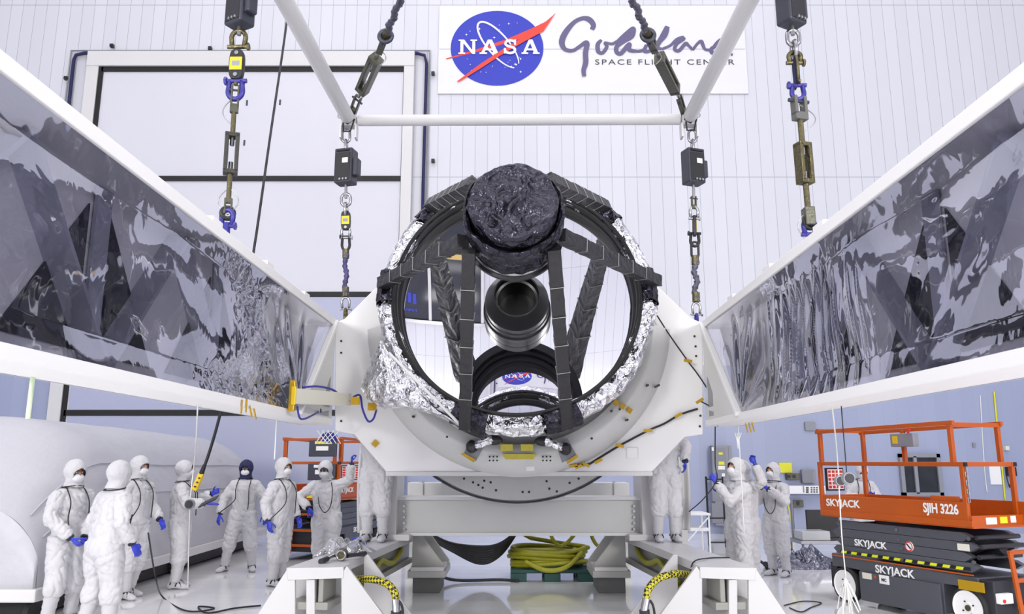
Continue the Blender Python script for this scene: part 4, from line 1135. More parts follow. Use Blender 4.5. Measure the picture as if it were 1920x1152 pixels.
def rot_to(d, fwd):                               # hand frame: -Z along d, +Y near fwd
    z = -V3(d).normalized(); y = V3(fwd); y = (y - z * y.dot(z))
    y = y.normalized() if y.length > 1e-4 else z.orthogonal().normalized(); x = y.cross(z)
    return Matrix((x, y, z)).transposed().to_4x4()
def person(label, loc, face, scale=1.0, lean=(0, 0), head_off=(0, 0), head_yaw=0.0, head_pitch=0.0, la=None, ra=None, ll=None, rl=None, skin=None, hood=True, cap=None, lanyard=1, lh='relaxed', rh='relaxed', seed=1, wide=1.0, lhf=None, rhf=None, glasses=False):
    """local frame: +Y forward, +X the person's right, feet at z = 0; arm = (elbow, wrist), leg = (knee, ankle, toe yaw)"""
    skin = skin or SKIN_A
    t = thing('person', label, 'person', loc, math.atan2(-face[0], face[1]))
    t.scale = (scale, scale, scale)
    lx, ly = lean
    hip = V3((0, 0, .93)); chest = V3((lx * .8, ly * .8, 1.27)); neck = V3((lx, ly, 1.46))
    head = V3((lx + head_off[0], ly + .015 + head_off[1], 1.625 - .25 * (abs(ly) + abs(lx)) * .5))
    ra = ra or ((.27, -.03, 1.13), (.30, .07, .89)); la = la or ((-.27, -.03, 1.13), (-.30, .07, .89))
    rl = rl or ((.11, .03, .50), (.12, 0, .09), -.15); ll = ll or ((-.11, .03, .50), (-.12, 0, .09), .15)
    # the body: one continuous surface, head with brow, nose, mouth and chin
    HM = Matrix.Translation(head) @ Matrix.Rotation(head_yaw, 4, 'Z') @ Matrix.Rotation(head_pitch, 4, 'X')
    H = lambda p: HM @ V3(p)
    R3 = HM.to_3x3()
    b = MB()
    b.ball(H((0, -.008, .025)), (.074, .094, .088), 18, R3); b.ball(H((0, .022, -.045)), (.056, .066, .066), 16, R3)
    b.ball(H((0, .074, -.092)), (.024, .020, .020), 10, R3)
    b.tube([H((0, .084, .012)), H((0, .104, -.024)), H((0, .092, -.034))], [.010, .015, .010], 10)
    for s_ in (-1, 1):
        b.ball(H((s_ * .03, .078, .018)), (.022, .016, .008), 10, R3); b.ball(H((s_ * .076, -.005, -.012)), (.010, .022, .032), 10, R3); b.ball(H((s_ * .04, .062, -.03)), (.022, .02, .02), 10, R3)
    b.ball(H((0, .080, -.060)), (.024, .012, .006), 10, R3); b.ball(H((0, .078, -.072)), (.020, .012, .006), 10, R3)
    b.tube([head + V3((0, -.02, -.06)), neck, neck - V3((0, 0, .05))], [.055, .055, .07], 14)
    b.tube([hip - V3((0, 0, .06)), hip, hip.lerp(chest, .5), chest, neck - V3((0, 0, .06))], [.12, .13, .12, .14, .06], 16, flat=.62, up=(0, 1, 0))
    for s_, a, l in ((1, ra, rl), (-1, la, ll)):
        sh = chest + V3((s_ * .15, 0, .095))
        b.tube([chest + V3((s_ * .05, 0, .10)), sh, V3(a[0]), V3(a[1])], [.05, .044, .036, .026], 10)
        b.tube([hip + V3((s_ * .085, 0, 0)), V3(l[0]), V3(l[1]), V3(l[1]) - V3((0, 0, .03))], [.085, .055, .036, .034], 10)
    body = remeshed(b, .0125, 2, .4)
    bo = link('body', setmat(body, skin), t)
    for s_ in (-1, 1):
        e = MB().ball(H((s_ * .031, .083, .003)), (.013, .008, .007), 10, R3).build('eye', PAPER, t, smooth=True)
        MB().ball(H((s_ * .031, .0905, .003)), (.006, .003, .006), 8, R3).build('iris', BLACK, e, smooth=True)
        MB().tube([H((s_ * .014, .091, .022)), H((s_ * .033, .092, .027)), H((s_ * .050, .080, .022))], .0045, 6).build('eyebrow', M('brow', (40, 30, 26), .8), t)
    # baggy coverall
    b = MB()
    w_ = wide
    b.tube([hip - V3((0, 0, .17)), hip - V3((0, 0, .06)), hip.lerp(chest, .25), hip.lerp(chest, .6), chest, chest.lerp(neck, .55), neck + V3((0, 0, .005))], [.10, .185 * w_, .185 * w_, .19 * w_, .205 * w_, .185, .085], 20, flat=.70, up=(0, 1, 0))
    b.ball(hip + V3((0, -.045, -.05)), (.15 * w_, .12, .13), 14)
    for s_, a, l in ((1, ra, rl), (-1, la, ll)):
        sh = chest + V3((s_ * .165 * (1 + (w_ - 1) * .6), 0, .095)); el, wr = V3(a[0]), V3(a[1])
        b.ball(sh, .080, 12)
        b.tube([chest + V3((s_ * .08, 0, .10)), sh, sh.lerp(el, .5), el, el.lerp(wr, .45), el.lerp(wr, .80), el.lerp(wr, .97)], [.09, .090, .086, .078, .074, .070, .044], 14)
        b.ball(el, .078, 12)
        kn, an = V3(l[0]), V3(l[1]); hp_ = hip + V3((s_ * .088, 0, -.02)); bt = kn.lerp(an, .22)
        b.tube([hp_ + V3((0, 0, .03)), hp_.lerp(kn, .35), hp_.lerp(kn, .7), kn, bt, kn.lerp(an, .40), kn.lerp(an, .46)], [.125 * w_, .130 * w_, .118, .110, .114, .096, .07], 16)
        b.ball(kn, .108, 12)
    su = remeshed(b, .013, 5)
    creases(su, .0105, seed * 3.3)
    link('coverall', setmat(su, SUIT), t)
    for s_, a, hn, hf in ((1, ra, rh, rhf), (-1, la, lh, lhf)):
        el, wr = V3(a[0]), V3(a[1]); d = (wr - el).normalized()
        m = HANDS[hn]
        g = link('glove', m, t)
        mt = Matrix.Translation(wr + d * .01) @ rot_to(d, hf or (0, 1, 0))
        if s_ < 0: mt = mt @ Matrix.Scale(-1, 4, V3((1, 0, 0)))
        g.matrix_local = mt
        MB().tube([wr - d * .045, wr + d * .0], [.048, .043], 14).build('wrist_band', BLACK, t)
    for s_, l in ((1, rl), (-1, ll)):
        kn, an = V3(l[0]), V3(l[1])
        b = MB(); n = 10; top = kn.lerp(an, .34); bot = an + V3((0, -.015, .01))
        pts = [top.lerp(bot, k / n) for k in range(n + 1)]
        b.tube(pts, [.080 - .014 * (k / n) + .004 * math.sin(k * 2.3 + seed) for k in range(n + 1)], 16)
        b.build('boot_cover', SUIT_B, t, smooth=True)
        f = link('bootie', BOOTIE, t); f.matrix_local = Matrix.Translation((an.x, an.y - .01, an.z - .09)) @ Matrix.Rotation(l[2], 4, 'Z')
        k_ = link('strap', STRAP, f); link('sole', SOLE, f)
    # hood, mask
    hm = SUIT if cap is None else cap
    b = MB()
    b.ball(H((0, -.012, .020)), (.114, .128, .128), 22, R3)
    b.tube([H((0, 0, -.01)), H((0, .0, -.075)), head.lerp(neck, .72) + V3((0, -.005, 0)), neck + V3((0, 0, .0))], [.098, .095, .094, .112], 18, flat=.95, up=(0, 1, 0))
    hd = remeshed(b, .0135, 3)
    creases(hd, .005, seed * 2.7)
    inv = HM.inverted()
    bmh = bmesh.new(); bmh.from_mesh(hd); bpy.data.meshes.remove(hd)
    kill = []
    for f in bmh.faces:
        q = inv @ f.calc_center_median()
        if q.y > .02 and (q.x / .068) ** 2 + ((q.z + .022) / .066) ** 2 < 1: kill.append(f)
    bmesh.ops.delete(bmh, geom=kill, context='FACES')
    me = bpy.data.meshes.new('hood'); bmh.to_mesh(me); bmh.free()
    for p in me.polygons: p.use_smooth = True
    link('hood', setmat(me, hm), t, solid=.004)
    b = MB(); b.ball(H((0, .050, -.058)), (.070, .066, .054), 18, R3)
    mk = remeshed(b, .009, 1); wrinkle(mk, .0015, seed, (20, 20, 90)); link('face_mask', setmat(mk, MASKM), t)
    if glasses:
        b = MB()
        for s_ in (-1, 1): b.ring(H((s_ * .034, .108, .002)), R3 @ V3((0, 1, 0)), .024, .003, 16, 6)
        b.tube([H((-.012, .110, .004)), H((.012, .110, .004))], .003, 6); b.build('glasses', BLACK, t)
    # grounding cord hanging round the neck
    if lanyard:
        def front(x, z, y=0.0):
            k = (z - .93) / .5
            return V3((lx * k + x, ly * k + .158 * w_ + .01 - .05 * max(0, k - .75) * 2 + y, z))
        if lanyard == 1:
            pts = [neck + V3((-.085, -.03, .02)), neck + V3((-.10, .07, -.03)), front(-.10, 1.30), front(-.105, 1.12), front(-.10, .98)]
            MB().tube(smoothpath(pts, 6), .007, 6).build('cord', CABLE, t, smooth=True)
            pts = [neck + V3((.085, -.03, .02)), neck + V3((.10, .07, -.03)), front(.11, 1.30), front(.12, 1.12), V3(ra[1]).lerp(V3(ra[0]), .12) + V3((0, .05, 0))]
            MB().tube(smoothpath(pts, 6), .007, 6).build('cord', CABLE, t, smooth=True)
        else:
            pts = [neck + V3((-.085, -.02, .0)), neck + V3((-.09, .08, -.05)), front(-.12, 1.28), front(-.09, 1.06), front(.0, .96), front(.08, 1.06), front(.10, 1.2)]
            MB().tube(smoothpath(pts, 6), .007, 6).build('cord', CABLE, t, smooth=True)
        MB().tube([neck + V3((.115 * math.cos(a), .10 * math.sin(a) - .01, .005 + .015 * math.sin(a))) for a in [2 * PI * k / 24 for k in range(25)]], .006, 6, cap=False).build('neck_cord', CABLE, t, smooth=True)
    return t
def at_floor(u, Y): 
    d = PY(u, 1000, Y); return V3((PY(u, 1080, Y).x, Y, 0))
fold = ((.25, .02, 1.13), (.05, .26, 1.06)), ((-.25, .02, 1.13), (-.03, .24, .98))
person('person in white coverall and mask, hands clasped low, leftmost by the tent', at_floor(120, 9.0), (.85, -.5), 1.0, head_pitch=-.05, ra=((.25, .06, 1.13), (.12, .26, .93)), la=((-.25, .05, 1.13), (-.02, .27, .92)), rh='grip', lh='grip', seed=1, skin=SKIN_B, rl=((.11, .04, .5), (.12, -.02, .09), -.2))
person('person in white coverall seen from behind, nearest the camera', at_floor(190, 8.35), (.55, .85), 1.0, lean=(-.01, .07), head_off=(.0, .02), la=((-.25, .0, 1.12), (-.27, .10, .88)), ra=((.27, .0, 1.12), (.27, .14, .92)), seed=2, lanyard=2, ll=((-.13, .02, .5), (-.16, -.04, .09), .2), rl=((.12, .05, .5), (.15, .04, .09), -.2), wide=1.08)
person('person in white coverall with one blue glove hanging, behind the nearest figure', at_floor(243, 10.7), (.9, -.35), 1.03, head_pitch=.04, ra=((.26, -.02, 1.12), (.28, .10, .87)), la=((-.24, .03, 1.12), (-.22, .20, .95)), seed=3, skin=SKIN_A, rl=((.11, .05, .5), (.12, .08, .09), -.1), ll=((-.11, .0, .5), (-.12, -.10, .09), .1))
person('person in white coverall holding tablet and crane pendant, looking up', at_floor(330, 11.5), (.93, .25), 1.0, head_pitch=.30, lean=(0, .0), ra=((.25, .10, 1.17), (.22, .34, 1.16)), la=((-.22, .16, 1.18), (-.14, .38, 1.28)), rh='open', lh='grip', rhf=(-1, .2, .2), lhf=(0, -.2, 1), seed=4, wide=1.12, rl=((.11, .03, .5), (.12, .02, .09), -.3), glasses=True)
person('person in dark navy cap and white coverall, feet apart, facing the camera', at_floor(449, 13.2), (.10, -1), 1.0, skin=SKIN_C, cap=NAVY, ra=((.33, -.02, 1.14), (.36, .05, .90)), la=((-.33, -.02, 1.14), (-.36, .05, .90)), rl=((.17, .05, .50), (.25, 0, .09), -.35), ll=((-.14, .03, .50), (-.18, 0, .09), .35), seed=5, lhf=(.8, .6, 0), rhf=(-.8, .6, 0))
person('person in white coverall standing in profile in front of the orange lift', at_floor(520, 11.7), (.9, -.42), 1.02, head_yaw=-.1, head_pitch=.08, ra=((.26, -.06, 1.13), (.27, .02, .90)), la=((-.24, .0, 1.12), (-.22, .12, .92)), seed=6, skin=SKIN_A, rl=((.08, .02, .5), (.09, .0, .09), -.1), ll=((-.08, .0, .5), (-.09, -.04, .09), .1))
person('person in white coverall leaning one raised arm on the white panel', at_floor(608, 12.8), (.05, -1), 1.0, lean=(.03, -.02), head_off=(.02, .05), head_pitch=-.12, la=((-.34, .04, 1.46), (-.37, .10, 1.72)), ra=((.45, .0, 1.20), (.27, .12, 1.02)), rh='relaxed', lh='grip', seed=7, skin=SKIN_C, wide=1.15, lanyard=2, rhf=(-.5, .3, -1), glasses=True)
pL = PZ(708, 1013, RT); pR = PZ(1244, 1013, RT)
person('person in white coverall on the left rail, upper body hidden by the plate', (pL.x, 10.55, RT), (-.1, -1), 1.0, lean=(0, .12), head_off=(0, .08), seed=8, la=((-.20, .24, 1.40), (-.06, .36, 1.58)), ra=((.20, .24, 1.40), (.06, .36, 1.60)), rl=((.10, .03, .5), (.105, 0, .09), -.1), ll=((-.10, .03, .5), (-.105, 0, .09), .1), lanyard=0)
person('person in white coverall on the right rail, blue glove hanging beside the plate', (pR.x, 10.55, RT), (.05, -1), 1.0, lean=(0, .02), seed=9, la=((-.28, .03, 1.22), (-.24, .14, 1.02)), ra=((.22, .24, 1.35), (.08, .36, 1.55)), rl=((.10, .03, .5), (.11, 0, .09), -.1), ll=((-.10, .03, .5), (-.11, 0, .09), .1), lanyard=0)
person('person in white coverall looking up with a blue glove raised on the cable', at_floor(1392, 10.9), (-.92, -.30), 1.02, head_pitch=.30, head_yaw=.15, la=((-.20, .26, 1.20), (-.06, .36, 1.44)), ra=((.24, -.06, 1.13), (.24, -.04, .90)), lh='grip', lhf=(0, -.4, 1), seed=10, wide=1.14, lanyard=0, rl=((.11, .03, .5), (.13, .05, .09), -.2), ll=((-.11, .03, .5), (-.13, -.06, .09), .2))
person('person in white coverall half hidden, raising a gloved hand behind the others', at_floor(1410, 11.7), (-.95, -.1), 1.0, head_pitch=.2, head_off=(0, .06), la=((-.30, -.10, 1.46), (-.27, -.03, 1.70)), ra=((.22, .20, 1.22), (.12, .34, 1.30)), rh='grip', lh='grip', seed=11, lanyard=0)
person('person in white coverall and mask with a glove held at the chest', at_floor(1462, 12.7), (-.75, -.65), .98, head_pitch=.22, head_yaw=-.1, ra=((.25, .08, 1.16), (.08, .26, 1.38)), la=((-.24, .10, 1.16), (-.06, .30, 1.36)), rh='grip', lh='grip', rhf=(0, 0, 1), lhf=(0, 0, 1), seed=12, skin=SKIN_A, lanyard=2)
person('person in white coverall and glasses bending behind the large orange lift', at_floor(1625, 14.9), (-.05, -1), .97, lean=(0, .14), head_off=(0, .05), head_pitch=-.25, la=((-.28, .12, 1.16), (-.10, .34, 1.18)), ra=((.26, .12, 1.16), (.10, .34, 1.12)), rh='grip', lh='grip', seed=13, skin=SKIN_B, lanyard=1, glasses=True)
# ================================================================== orange scissor lifts
HAZ = M('hazard_yellow', (214, 222, 30), 0.5)
def prism_xz(b, poly, y0, y1):
    b.prism([(x, y0, z) for x, z in poly], (0, y1 - y0, 0)); return b
def make_lift(loc, rz, label, main=True):
    t = thing('scissor_lift', label, 'scissor lift', loc, rz, 'orange scissor lifts')
    W = .81
    b = MB(); prism_xz(b, [(.13, .42), (.58, .42), (.58, .10), (1.77, .10), (1.77, .42), (2.2, .42), (2.2, .535), (.13, .58)], 0.03, W - .03); b.build('chassis', LIFT_GREY, t, bevel=.008)
    b = MB(); prism_xz(b, [(.60, .07), (1.75, .07), (1.75, .41), (.60, .41)], -.004, .06); b.build('side_tray', LIFT_GREY, t, bevel=.006)
    MB().span((2.2, .05, .14), (2.36, W - .05, .52)).build('end_bumper', LIFT_DARK, t, bevel=.01)
    MB().span((.02, .1, .14), (.14, W - .1, .46)).build('rear_bumper', LIFT_DARK, t, bevel=.01)
    for x in (.35, 2.07):
        for y, s_ in ((.055, 1), (W - .055, -1)):
            w_ = MB(); w_.lathe([(.176, -.05), (.188, -.062), (.208, -.05), (.215, 0), (.208, .05), (.188, .062), (.176, .05)], lambda r, h, a: V3((x + r * math.cos(a), y + h, .215 + r * math.sin(a))), 36, closed=True)
            wh = w_.build('wheel', RUBBER, t, smooth=True)
            MB().lathe([(.001, -.045), (.05, -.052), (.06, -.045), (.165, -.05), (.174, -.062), (.178, -.062), (.178, .05), (.001, .06)], lambda r, h, a: V3((x + r * math.cos(a), y + h * s_, .215 + r * math.sin(a))), 32).build('wheel_disc', PAPER, wh)
            MB().cyl((x, y - .062 * s_, .215), (x, y - .04 * s_, .215), .032, seg=12).build('hub_cap', BRONZE, wh)
            for k in range(4):
                a = k * PI / 2 + .5; MB().cyl((x + .07 * math.cos(a), y - .056 * s_, .215 + .07 * math.sin(a)), (x + .07 * math.cos(a), y - .04 * s_, .215 + .07 * math.sin(a)), .009, seg=6).build('wheel_bolt', BLACK, wh)
    zs = [.585, .69, .795, .90, 1.0]
    for k in range(4):
        for y in (.04, W - .12):
            e = .10 if k % 2 else .03
            b = MB(); prism_xz(b, [(.20 + e, zs[k] + .005), (2.16 - e, zs[k] + .005 - .012), (2.26 - e, zs[k] + .05), (2.16 - e, zs[k + 1] - .012), (.20 + e, zs[k + 1]), (.13 + e, zs[k] + .06)], y, y + .08)
            b.build('scissor_arm', LIFT_GREY, t, bevel=.004)
    for (x, z) in ((2.2, .74), (2.2, .94), (.25, .74), (.25, .94), (2.24, .85)):
        MB().cyl((x, .08, z), (x, W - .08, z), .026, seg=12).build('cross_tube', LIFT_DARK, t)
    MB().cyl((1.9, .4, .66), (2.25, .4, .82), .06, seg=16).build('lift_cylinder', BLACK, t)
    for (x, z) in ((1.2, .95), (1.22, .84), (1.25, .74), (1.24, .62), (2.14, .93), (2.17, .69)):
        MB().cyl((x, .03, z), (x, .045, z), .022, seg=14).build('pivot_pin', STEEL, t)
    # hazard stripe and orange strip
    MB().span((.28, .032, .595), (2.12, .042, .630)).build('hazard_band', BLACK, t)
    for k in range(11):
        x = .30 + k * .165
        b = MB(); prism_xz(b, [(x, .597), (x + .085, .597), (x + .10, .628), (x + .015, .628)], .024, .034); b.build('hazard_mark', HAZ, t)
    MB().span((.14, .02, .548), (2.16, .032, .562)).build('orange_strip', ORANGE, t)
    # platform with rails
    b = MB(); b.span((.03, 0, 1.06), (2.2, .02, 1.31)); sp_ = b.build('side_board', ORANGE, t, bevel=.004)
    MB().span((.03, W - .02, 1.06), (2.6, W, 1.31)).build('side_board', ORANGE, t, bevel=.004)
    MB().span((.03, .02, 1.06), (.05, W - .02, 1.31)).build('end_board', ORANGE, t, bevel=.004)
    MB().span((.03, -.012, 1.055), (2.24, .005, 1.12)).build('lower_lip', ORANGE, t, bevel=.004)
    MB().span((2.2, 0, 1.05), (2.24, W, 1.17)).build('front_lip', ORANGE, t, bevel=.004)
    MB().span((.03, 0, 1.04), (2.24, W, 1.09)).build('platform_floor', ORANGE, t)
    R = .048
    def post(p, q): MB().bar(p, q, R, R).build('rail_post', ORANGE, t, bevel=.004)
    def rail(p, q, nm='guard_rail'): MB().bar(p, q, R * .85, R, ).build(nm, ORANGE, t, bevel=.004)
    Z1, Z2 = 1.715, 2.15
    for (x, y) in ((.05, .02), (2.17, .02), (.05, W - .02), (2.17, W - .02)):
        post((x, y, 1.06), (x, y, Z1))
    for (x, y) in ((.08, .03), (2.06, .03), (.08, W - .03), (2.06, W - .03), (.75, W - .03)):
        post((x, y, Z1), (x, y, Z2))
    for y in (.02, W - .02): rail((.02, y, Z1), (2.2, y, Z1)); rail((.02, y, Z2 - .02), (2.12, y, Z2 + .02))
    for x in (.05, 2.17): rail((x, 0, Z1), (x, W, Z1))
    for x in (.06, 2.08): rail((x, 0, Z2), (x, W, Z2))
    for (x, y) in ((2.2, .02), (2.19, W)):
        MB().box((x + .012, y, Z1), (.012, .046, .046)).build('end_cap', BLACK, t)
    b = MB()
    for k in range(9): pass
    for k in range(8):
        z = 1.68 - k * .045; MB().link((2.2, .03, z), (2.2, .03, z - .055), .03, .006, (1, 0, 0) if k % 2 else (0, 1, 0)).build('gate_chain', STEEL, t)
    MB().span((1.72, .02, 1.30), (2.08, .05, 1.37)).build('latch_plate', ORANGE, t, bevel=.01)
    # control box on the far rail, placard at the rear end
    cb = MB().span((.62, W - .12, 1.93), (.98, W - .02, 2.10)).build('control_box', CABGREY, t, bevel=.01)
    MB().cyl((.92, W - .13, 2.10), (.95, W - .13, 2.17), .018, seg=10).build('joystick', RED, cb); MB().span((.66, W - .125, 1.97), (.74, W - .118, 2.07)).build('control_label', YELLOW, cb)
    pl = MB().span((.02, .12, 1.36), (.045, .42, 1.66)).build('placard', BLACK, t)
    MB().span((.044, .14, 1.38), (.052, .40, 1.64)).build('placard_sheet', PAPER, pl)
    for r in range(5):
        for c in range(4): MB().box((.054, .17 + c * .066, 1.41 + r * .05), (.004, .045, .034)).build('placard_icon', RED, pl)
    for (y, zz, w2, m) in ((.28, 1.115, .16, PAPER), (.47, 1.12, .11, LABEL_YELLOW), (.62, 1.125, .08, PAPER)):
        MB().box((2.243, y, zz), (.006, w2, .07)).build('decal', m, t)
    # lettering on both long sides
    for sd in (0, 1):
        def side(x, z): return facing((x, -.001, z), (1, 0, 0), (0, 0, 1)) if sd == 0 else facing((2.3 - x, W + .001, z), (-1, 0, 0), (0, 0, 1))
        put_text('maker_name', 'SKYJACK', .125, PAPER, t, side(.42, 1.215) @ Matrix.Translation((0, 0, .003)), bold=.003, sx=1.12)
        put_text('maker_name', 'SKYJACK', .125, PAPER, t, side(1.12, .465) @ Matrix.Translation((0, 0, -.022)), bold=.003, sx=1.12)
        if sd == 0:
            put_text('maker_name', 'SKYJACK', .11, PAPER, t, side(.78, .745) @ Matrix.Translation((0, 0, -.033)), bold=.003, sx=1.12)
            put_text('model_number', 'SJIH 3226', .145, PAPER, t, side(1.86, 1.225) @ Matrix.Translation((0, 0, .003)), bold=.004, sx=.78)
    q = MB().span((.92, -.012, .31), (1.06, -.004, .41)).build('inspection_card', PAPER, t)
    put_text('card_letters', 'MC', .05, INK2, q, facing((.99, -.0145, .355), (1, 0, 0), (0, 0, 1)), bold=.002, depth=.001)
    MB().span((.66, -.012, .335), (.80, -.004, .405)).build('decal', CREAM, t); MB().cyl((.86, -.012, .375), (.86, 0, .375), .018, seg=10).build('reflector', ORANGE, t)
    MB().span((2.0, .026, .80), (2.14, .036, .87)).build('decal', CREAM, t)
    pr_ = MB().cyl((1.36, .028, .775), (1.36, .04, .775), .055, seg=24).build('warning_sign', PAPER, t); MB().ring((1.36, .026, .775), (0, 1, 0), .048, .006, 24, 6).build('warning_ring', RED, pr_); MB().bar((1.335, .024, .80), (1.385, .024, .75), .014, .004, (0, 1, 0)).build('warning_bar', BLACK, pr_)
    MB().span((2.0, -.02, .40), (2.3, -.008, .50)).build('amber_tape', KAPTON, t)
    # folding step at the gate end
    for y in (.30, .62): MB().bar((2.46, y, .12), (2.40, y, .80), .03, .05, (0, 1, 0)).build('ladder_rail', ORANGE, t, bevel=.004)
    for z in (.80, .52, .26): MB().bar((2.46 - .09 * z, .29, z), (2.46 - .09 * z, .63, z), .04, .04).build('ladder_step', ORANGE, t, bevel=.004)
    MB().span((2.36, .06, .30), (2.42, .24, .40)).build('control_panel', PAPER, t, bevel=.004); MB().cyl((2.43, .10, .33), (2.42, .10, .33), .02, seg=10).build('stop_button', RED, t)
    return t
lift1 = make_lift((4.077, 10.706, 0), math.atan2(-.928, .373), 'large orange and grey scissor lift on the floor at the far right')
hx, hy = -.26, -.966
ec_ = PY(562, 1040, 14.7)
rz2 = math.atan2(hy, hx)
yv = V3((-hy, hx, 0)); xv = V3((hx, hy, 0))
l2 = copy_tree(lift1)
l2.location = V3((ec_.x, 14.7, 0)) - xv * 2.35 - yv * .62
l2.scale = (1, 1.55, 1)
l2.location.z = 0
l2.rotation_euler = (0, 0, rz2)
l2['label'] = 'orange scissor lift behind the people on the left, mostly hidden'
for (z, hgt) in ((1.98, .30), (1.55, .30)):
    b = MB(); b.span((2.22, .42, z - hgt / 2), (2.27, .78, z + hgt / 2)); pn = b.build('control_panel', DARK, l2, bevel=.008)
    MB().span((2.272, .5, z + .08), (2.277, .72, z + .13)).build('panel_label', LABEL_YELLOW if z > 1.8 else PAPER, pn); MB().span((2.272, .52, z - .04), (2.277, .68, z + .04)).build('panel_card', PAPER, pn)
# ================================================================== white sheeted cart on the left
tent = thing('covered_cart', 'long low cart under a draped white sheet along the left side', 'covered cart', (-7.2, 13, 0), world=True)
def tent_fn(uu, vv):
    y = 9.15 + 8.5 * uu
    e0 = min(1, max(0, (y - 9.15) / 1.6)); e1 = min(1, max(0, (17.65 - y) / 1.3))
    s0 = .50 + .50 * math.sin(e0 * PI / 2); s1 = math.sqrt(max(0, 1 - (1 - e1) ** 2))
    h = (2.36 - .018 * (y - 10) - .34) * min(s0, 1) * (.35 + .65 * s1)
    a = 1.98 * (.97 + .03 * s0) * (.72 + .28 * s1)
    t_ = PI * vv
    c, s = math.cos(t_), math.sin(t_)
    x = -7.25 + a * (1 if c > 0 else -1) * abs(c) ** .62
    z = .34 + h * max(0, s) ** .72
    n = .03 * noise.noise(V3((x * 1.2, y * .8, z * 1.2))) + .016 * math.sin((y * 3.1 + 6 * z + 2 * noise.noise(V3((y, z, 1))))) * (1 - abs(s) ** 3) + .012 * abs(noise.noise(V3((y * 4 + z * 3, z * 5 - y * 2, 4))))
    k = min(1, (z - .34) * 4)
    return V3((x + n * k, y, z + n * .5 * k))
MB().grid(tent_fn, 170, 90).build('sheet', TENT, tent, smooth=True, flip=False)
# front closing flap
def flap_fn(uu, vv):
    p = tent_fn(0.0, vv); base = V3((p.x, 9.15, .34))
    q = base.lerp(p, uu); q.y -= .05 * math.sin(PI * uu) + .02 * noise.noise(q * 3); return q
MB().grid(flap_fn, 20, 60).build('end_flap', TENT, tent, smooth=True, flip=False)
for v0 in (.115, .20):
    MB().tube([tent_fn(k / 60, v0) + V3((.014, 0, .014)) for k in range(1, 60)], .008, 5).build('seam', M('seam_grey', (196, 196, 204), .6), tent, smooth=True)
MB().span((-9.2, 9.05, .22), (-5.24, 17.3, .36)).build('cart_deck', WHITE, tent, bevel=.02)
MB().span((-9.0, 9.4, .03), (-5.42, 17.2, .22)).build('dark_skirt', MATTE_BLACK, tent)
for y in (9.25, 13, 16.8):
    c = V3((-5.40, y, .09)); MB().cyl(c - V3((.03, 0, 0)), c + V3((.03, 0, 0)), .09, seg=18).build('caster', RUBBER, tent)
# ================================================================== things on the back wall and around the floor
YW = 19.98
def wallbox(name, label, cat, u0, v0, u1, v1, depth, mat, bevel=.01, group=None, y=YW):
    a, b = PY(u0, v0, y), PY(u1, v1, y)
    t = thing(name, label, cat, ((a.x + b.x) / 2, y, b.z), world=True, group=group)
    MB().span((a.x, y - depth, b.z), (b.x, y + .015, a.z)).build('body', mat, t, bevel=bevel)
    def part(nm, uu0, vv0, uu1, vv1, m, off=.012):
        p, q = PY(uu0, vv0, y - depth), PY(uu1, vv1, y - depth)
        return MB().span((p.x, y - depth - off, q.z), (q.x, y - depth + .004, p.z)).build(nm, m, t)
    return t, part
t, pt = wallbox('electrical_cabinet', 'tall grey electrical cabinet with yellow labels on the back wall', 'cabinet', 1331, 836, 1374, 985, .25, CABGREY)
for (a, b, c, d) in ((1334, 840, 1363, 897), (1334, 901, 1363, 940), (1334, 944, 1363, 982)): pt('door', a, b, c, d, M('cabinet_door', (128, 130, 138), .45))
pt('side_door', 1365, 838, 1373, 983, M('cabinet_door', (128, 130, 138), .45)); pt('handle', 1334, 839, 1338, 846, PAPER, .03)
pt('warning_label', 1347, 866, 1358, 872, LABEL_YELLOW, .018); pt('warning_label', 1347, 849, 1355, 853, LABEL_YELLOW, .018); pt('paper_label', 1346, 874, 1359, 881, PAPER, .018); pt('paper_label', 1353, 888, 1359, 894, PAPER, .018)
wallbox('notice_sign', 'bright yellow notice fixed to the back wall above an outlet box', 'sign', 1460, 868, 1485, 887, .02, LABEL_YELLOW, 0)
t, pt = wallbox('outlet_box', 'dark outlet box under the yellow notice', 'outlet', 1472, 888, 1497, 900, .12, OLIVE); pt('socket', 1476, 891, 1482, 897, BLACK); pt('socket', 1486, 891, 1492, 897, BLACK)
t, pt = wallbox('breaker_panel', 'grey breaker panel beside the outlet box', 'panel', 1501, 881, 1527, 906, .12, CABGREY); pt('panel_door', 1503, 883, 1525, 904, M('cabinet_door', (128, 130, 138), .45))
t, pt = wallbox('service_rack', 'long white service panel with rows of black sockets on the wall', 'panel', 1474, 911, 1542, 926, .22, PAPER)
for r in range(3):
    for c in range(3): pt('socket', 1520 + c * 5, 914 + r * 4, 1523 + c * 5, 916 + r * 4, BLACK)
for r in range(3): pt('switch', 1511, 914 + r * 4, 1516, 916.5 + r * 4, BLACK)
pt('vent', 1505, 912, 1508, 924, CABGREY)
t, pt = wallbox('junction_box', 'small dark junction box low on the wall with yellow hose', 'outlet', 1476, 938, 1504, 951, .12, OLIVE); pt('socket', 1482, 940, 1488, 948, BLACK); pt('socket', 1493, 940, 1499, 948, BLACK)
wallbox('wall_vent', 'grey square vent plate high on the back wall', 'vent', 1508, 792, 1529, 808, .04, CABGREY)
wallbox('wall_outlet', 'small grey outlet plate on the wall above the window', 'outlet', 1823, 831, 1829, 839, .03, CABGREY, 0)
wallbox('wall_box', 'small cream box on the wall beside the lift corner post', 'box', 1881, 837, 1889, 845, .10, CREAM)
wallbox('paper_sheet', 'white paper sheet taped to the wall by the phone', 'paper', 1854, 873, 1879, 909, .006, PAPER, 0)
